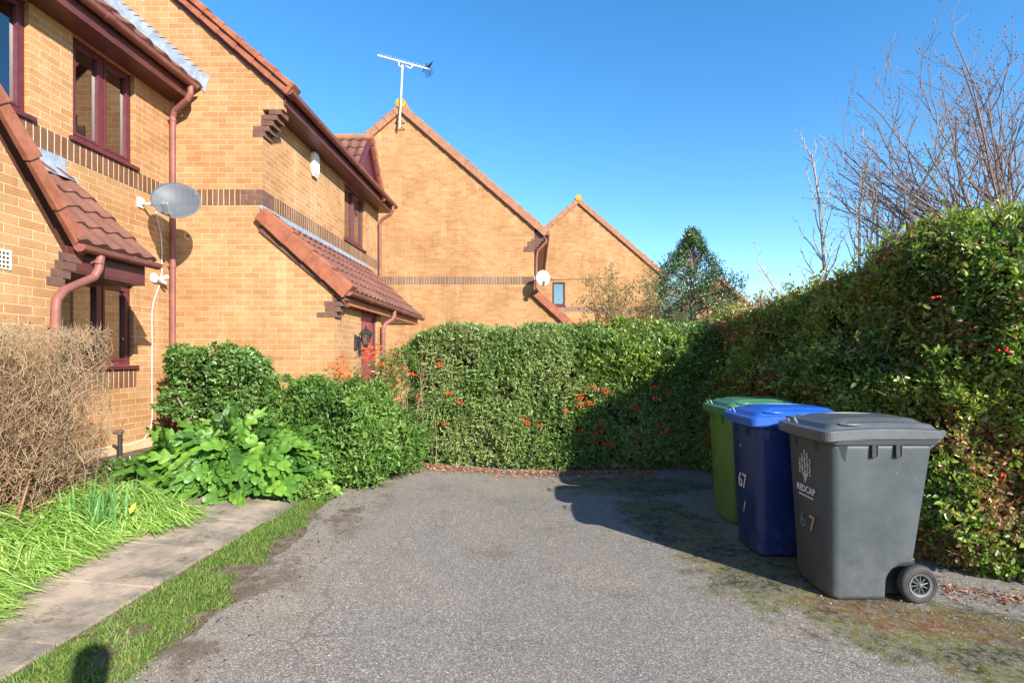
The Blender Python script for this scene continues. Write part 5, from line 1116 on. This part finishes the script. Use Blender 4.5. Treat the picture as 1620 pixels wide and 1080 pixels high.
tips = branches(None, limbs, M['bark_pale'], t2, 'crown', [dict(up=.05), dict(n=16, ang=R(24), len=.24, r=.45, up=.4, **{'from': .35}), dict(n=5, ang=R(35), len=.32, r=.55, up=.2, **{'from': .1})], 21, .008)
t3 = thing('bare_tree', 'small thin leafless sapling just left of the slender pale tree', 'tree', (4.8, 9.5, 0), 'bare trees beyond the hedge')
branches(None, [((5.0, 9.5, -.1), (-.03, 0, 1), 3.9, .03), ((5.05, 9.5, -.1), (-.10, 0, 1), 3.6, .028)], M['bark_pale'], t3, 'crown', [dict(up=.05), dict(n=10, ang=R(32), len=.22, r=.45, up=.3, **{'from': .5}), dict(n=4, ang=R(40), len=.35, r=.5, up=.1, **{'from': .2})], 31, .006)
# holly / evergreen
t4 = thing('evergreen_tree', 'dark green conical evergreen tree in front of the farthest gable', 'tree', (3.62, 12, 0))
MB().tube([(3.62, 12, -.1), (3.62, 12, 2.5), (3.60, 12, 4.1)], [.10, .06, .01], 8).build('trunk', M['tree_bark'], t4)
k = 8500; z = 1.2+3.15*rng.random(k)**1.25; rmax = np.interp(z, [1.2, 2.2, 2.9, 3.4, 3.9, 4.35], [1.45, 1.4, 1.05, .62, .28, .03]); ang = rng.random(k)*2*math.pi
lob = 1+.18*np.sin(ang*3+z*3.2)+.16*np.sin(ang*5-z*7); r_ = rmax*lob*np.sqrt(.35+.65*rng.random(k)); pos = np.c_[3.62+r_*np.cos(ang)+.0, 12+r_*np.sin(ang)*.9, z+.15*r_]
kp = nval(pos, 3.0, 3.3) < .14; pos = pos[kp]; ang = ang[kp]; nn_ = unit(np.c_[np.cos(ang), np.sin(ang), np.full(len(pos), .5)])
lp, Rm, s3, sh = sprigs(pos, nn_, 7, .09, .052, .5, up=.9, shoot=.20); scatter('crown', *LEAF, lp, Rm, s3, M['holly_leaf'], t4, sh)
k = 500; i = rng.integers(0, len(pos), k); sticks('branches', np.c_[np.full(k, 3.62), np.full(k, 12.), pos[i][:, 2]-.25], pos[i], .012, .004, M['tree_bark'], t4, .03)
# loose olive shrub left of it
t5 = thing('loose_bush', 'loose brownish half bare bush in front of the farthest gable, left of the evergreen', 'bush', (2.0, 11.3, 0))
limbs = []
for k in range(15): limbs.append(((2.05+rd.uniform(-.25, .3), 11.3, -.05), (rd.uniform(-.22, .28), rd.uniform(-.15, .15), 1), rd.uniform(2.3, 3.3), .016))
tips = branches(None, limbs, M['twig'], t5, 'branches', [dict(up=.05), dict(n=7, ang=R(30), len=.26, r=.5, up=.3, **{'from': .35}), dict(n=3, ang=R(38), len=.45, r=.6, up=.2, **{'from': .2})], 41, .006)
tp = np.array([tuple(t) for t in tips]); k = 3200; i = rng.integers(0, len(tp), k); lp, Rm, s3, sh = sprigs(tp[i]+N3(k)*.09, unit(N3(k)), 4, .09, .042, .55, up=.3, shoot=.1); scatter('foliage', *LEAF, lp, Rm, s3, M['olive_leaf'], t5, sh)

# ------------------------------------------------------------ the photographer, behind the camera; only the shadow is in the picture
def person():
    J = {'pelvis': (.04, -.42, .93), 'waist': (.04, -.42, 1.10), 'chest': (.04, -.40, 1.32), 'neck': (.04, -.39, 1.47), 'head': (.04, -.36, 1.58), 'crown': (.04, -.36, 1.70),
         'shl': (-.13, -.40, 1.40), 'ell': (-.24, -.42, 1.14), 'wrl': (-.11, -.32, 1.36), 'hal': (-.07, -.27, 1.38), 'shr': (.21, -.40, 1.40), 'elr': (.32, -.42, 1.14), 'wrr': (.14, -.32, 1.36), 'har': (.10, -.27, 1.38),
         'hil': (-.05, -.42, .90), 'knl': (-.07, -.40, .50), 'anl': (-.08, -.44, .09), 'tol': (-.09, -.28, .04), 'hir': (.13, -.42, .90), 'knr': (.15, -.40, .50), 'anr': (.16, -.44, .09), 'tor': (.17, -.28, .04)}
    Rr = dict(pelvis=.145, waist=.125, chest=.15, neck=.055, head=.088, crown=.07, shl=.065, ell=.045, wrl=.03, hal=.035, shr=.065, elr=.045, wrr=.03, har=.035, hil=.09, knl=.06, anl=.04, tol=.035, hir=.09, knr=.06, anr=.04, tor=.035)
    E = ['pelvis waist', 'waist chest', 'chest neck', 'neck head', 'head crown', 'chest shl', 'shl ell', 'ell wrl', 'wrl hal', 'chest shr', 'shr elr', 'elr wrr', 'wrr har', 'pelvis hil', 'hil knl', 'knl anl', 'anl tol', 'pelvis hir', 'hir knr', 'knr anr', 'anr tor']
    ks = list(J); me = bpy.data.meshes.new('person'); me.from_pydata([J[k] for k in ks], [tuple(ks.index(x) for x in e.split()) for e in E], [])
    o = bpy.data.objects.new('person', me); C.objects.link(o); o.scale = (1, 1, 1.085); o.location = (.07, .17, 0); sk = o.modifiers.new('skin', 'SKIN')
    for i, k in enumerate(ks): me.skin_vertices[0].data[i].radius = (Rr[k], Rr[k]*.85)
    me.skin_vertices[0].data[0].use_root = True; o.modifiers.new('sub', 'SUBSURF').render_levels = 2
    me.materials.append(noisy('dark_jacket', (.05, .06, .09), (.07, .08, .11), 8, .9))
    tag(o, 'standing person whose shadow falls on the near left of the driveway', 'person')
person()
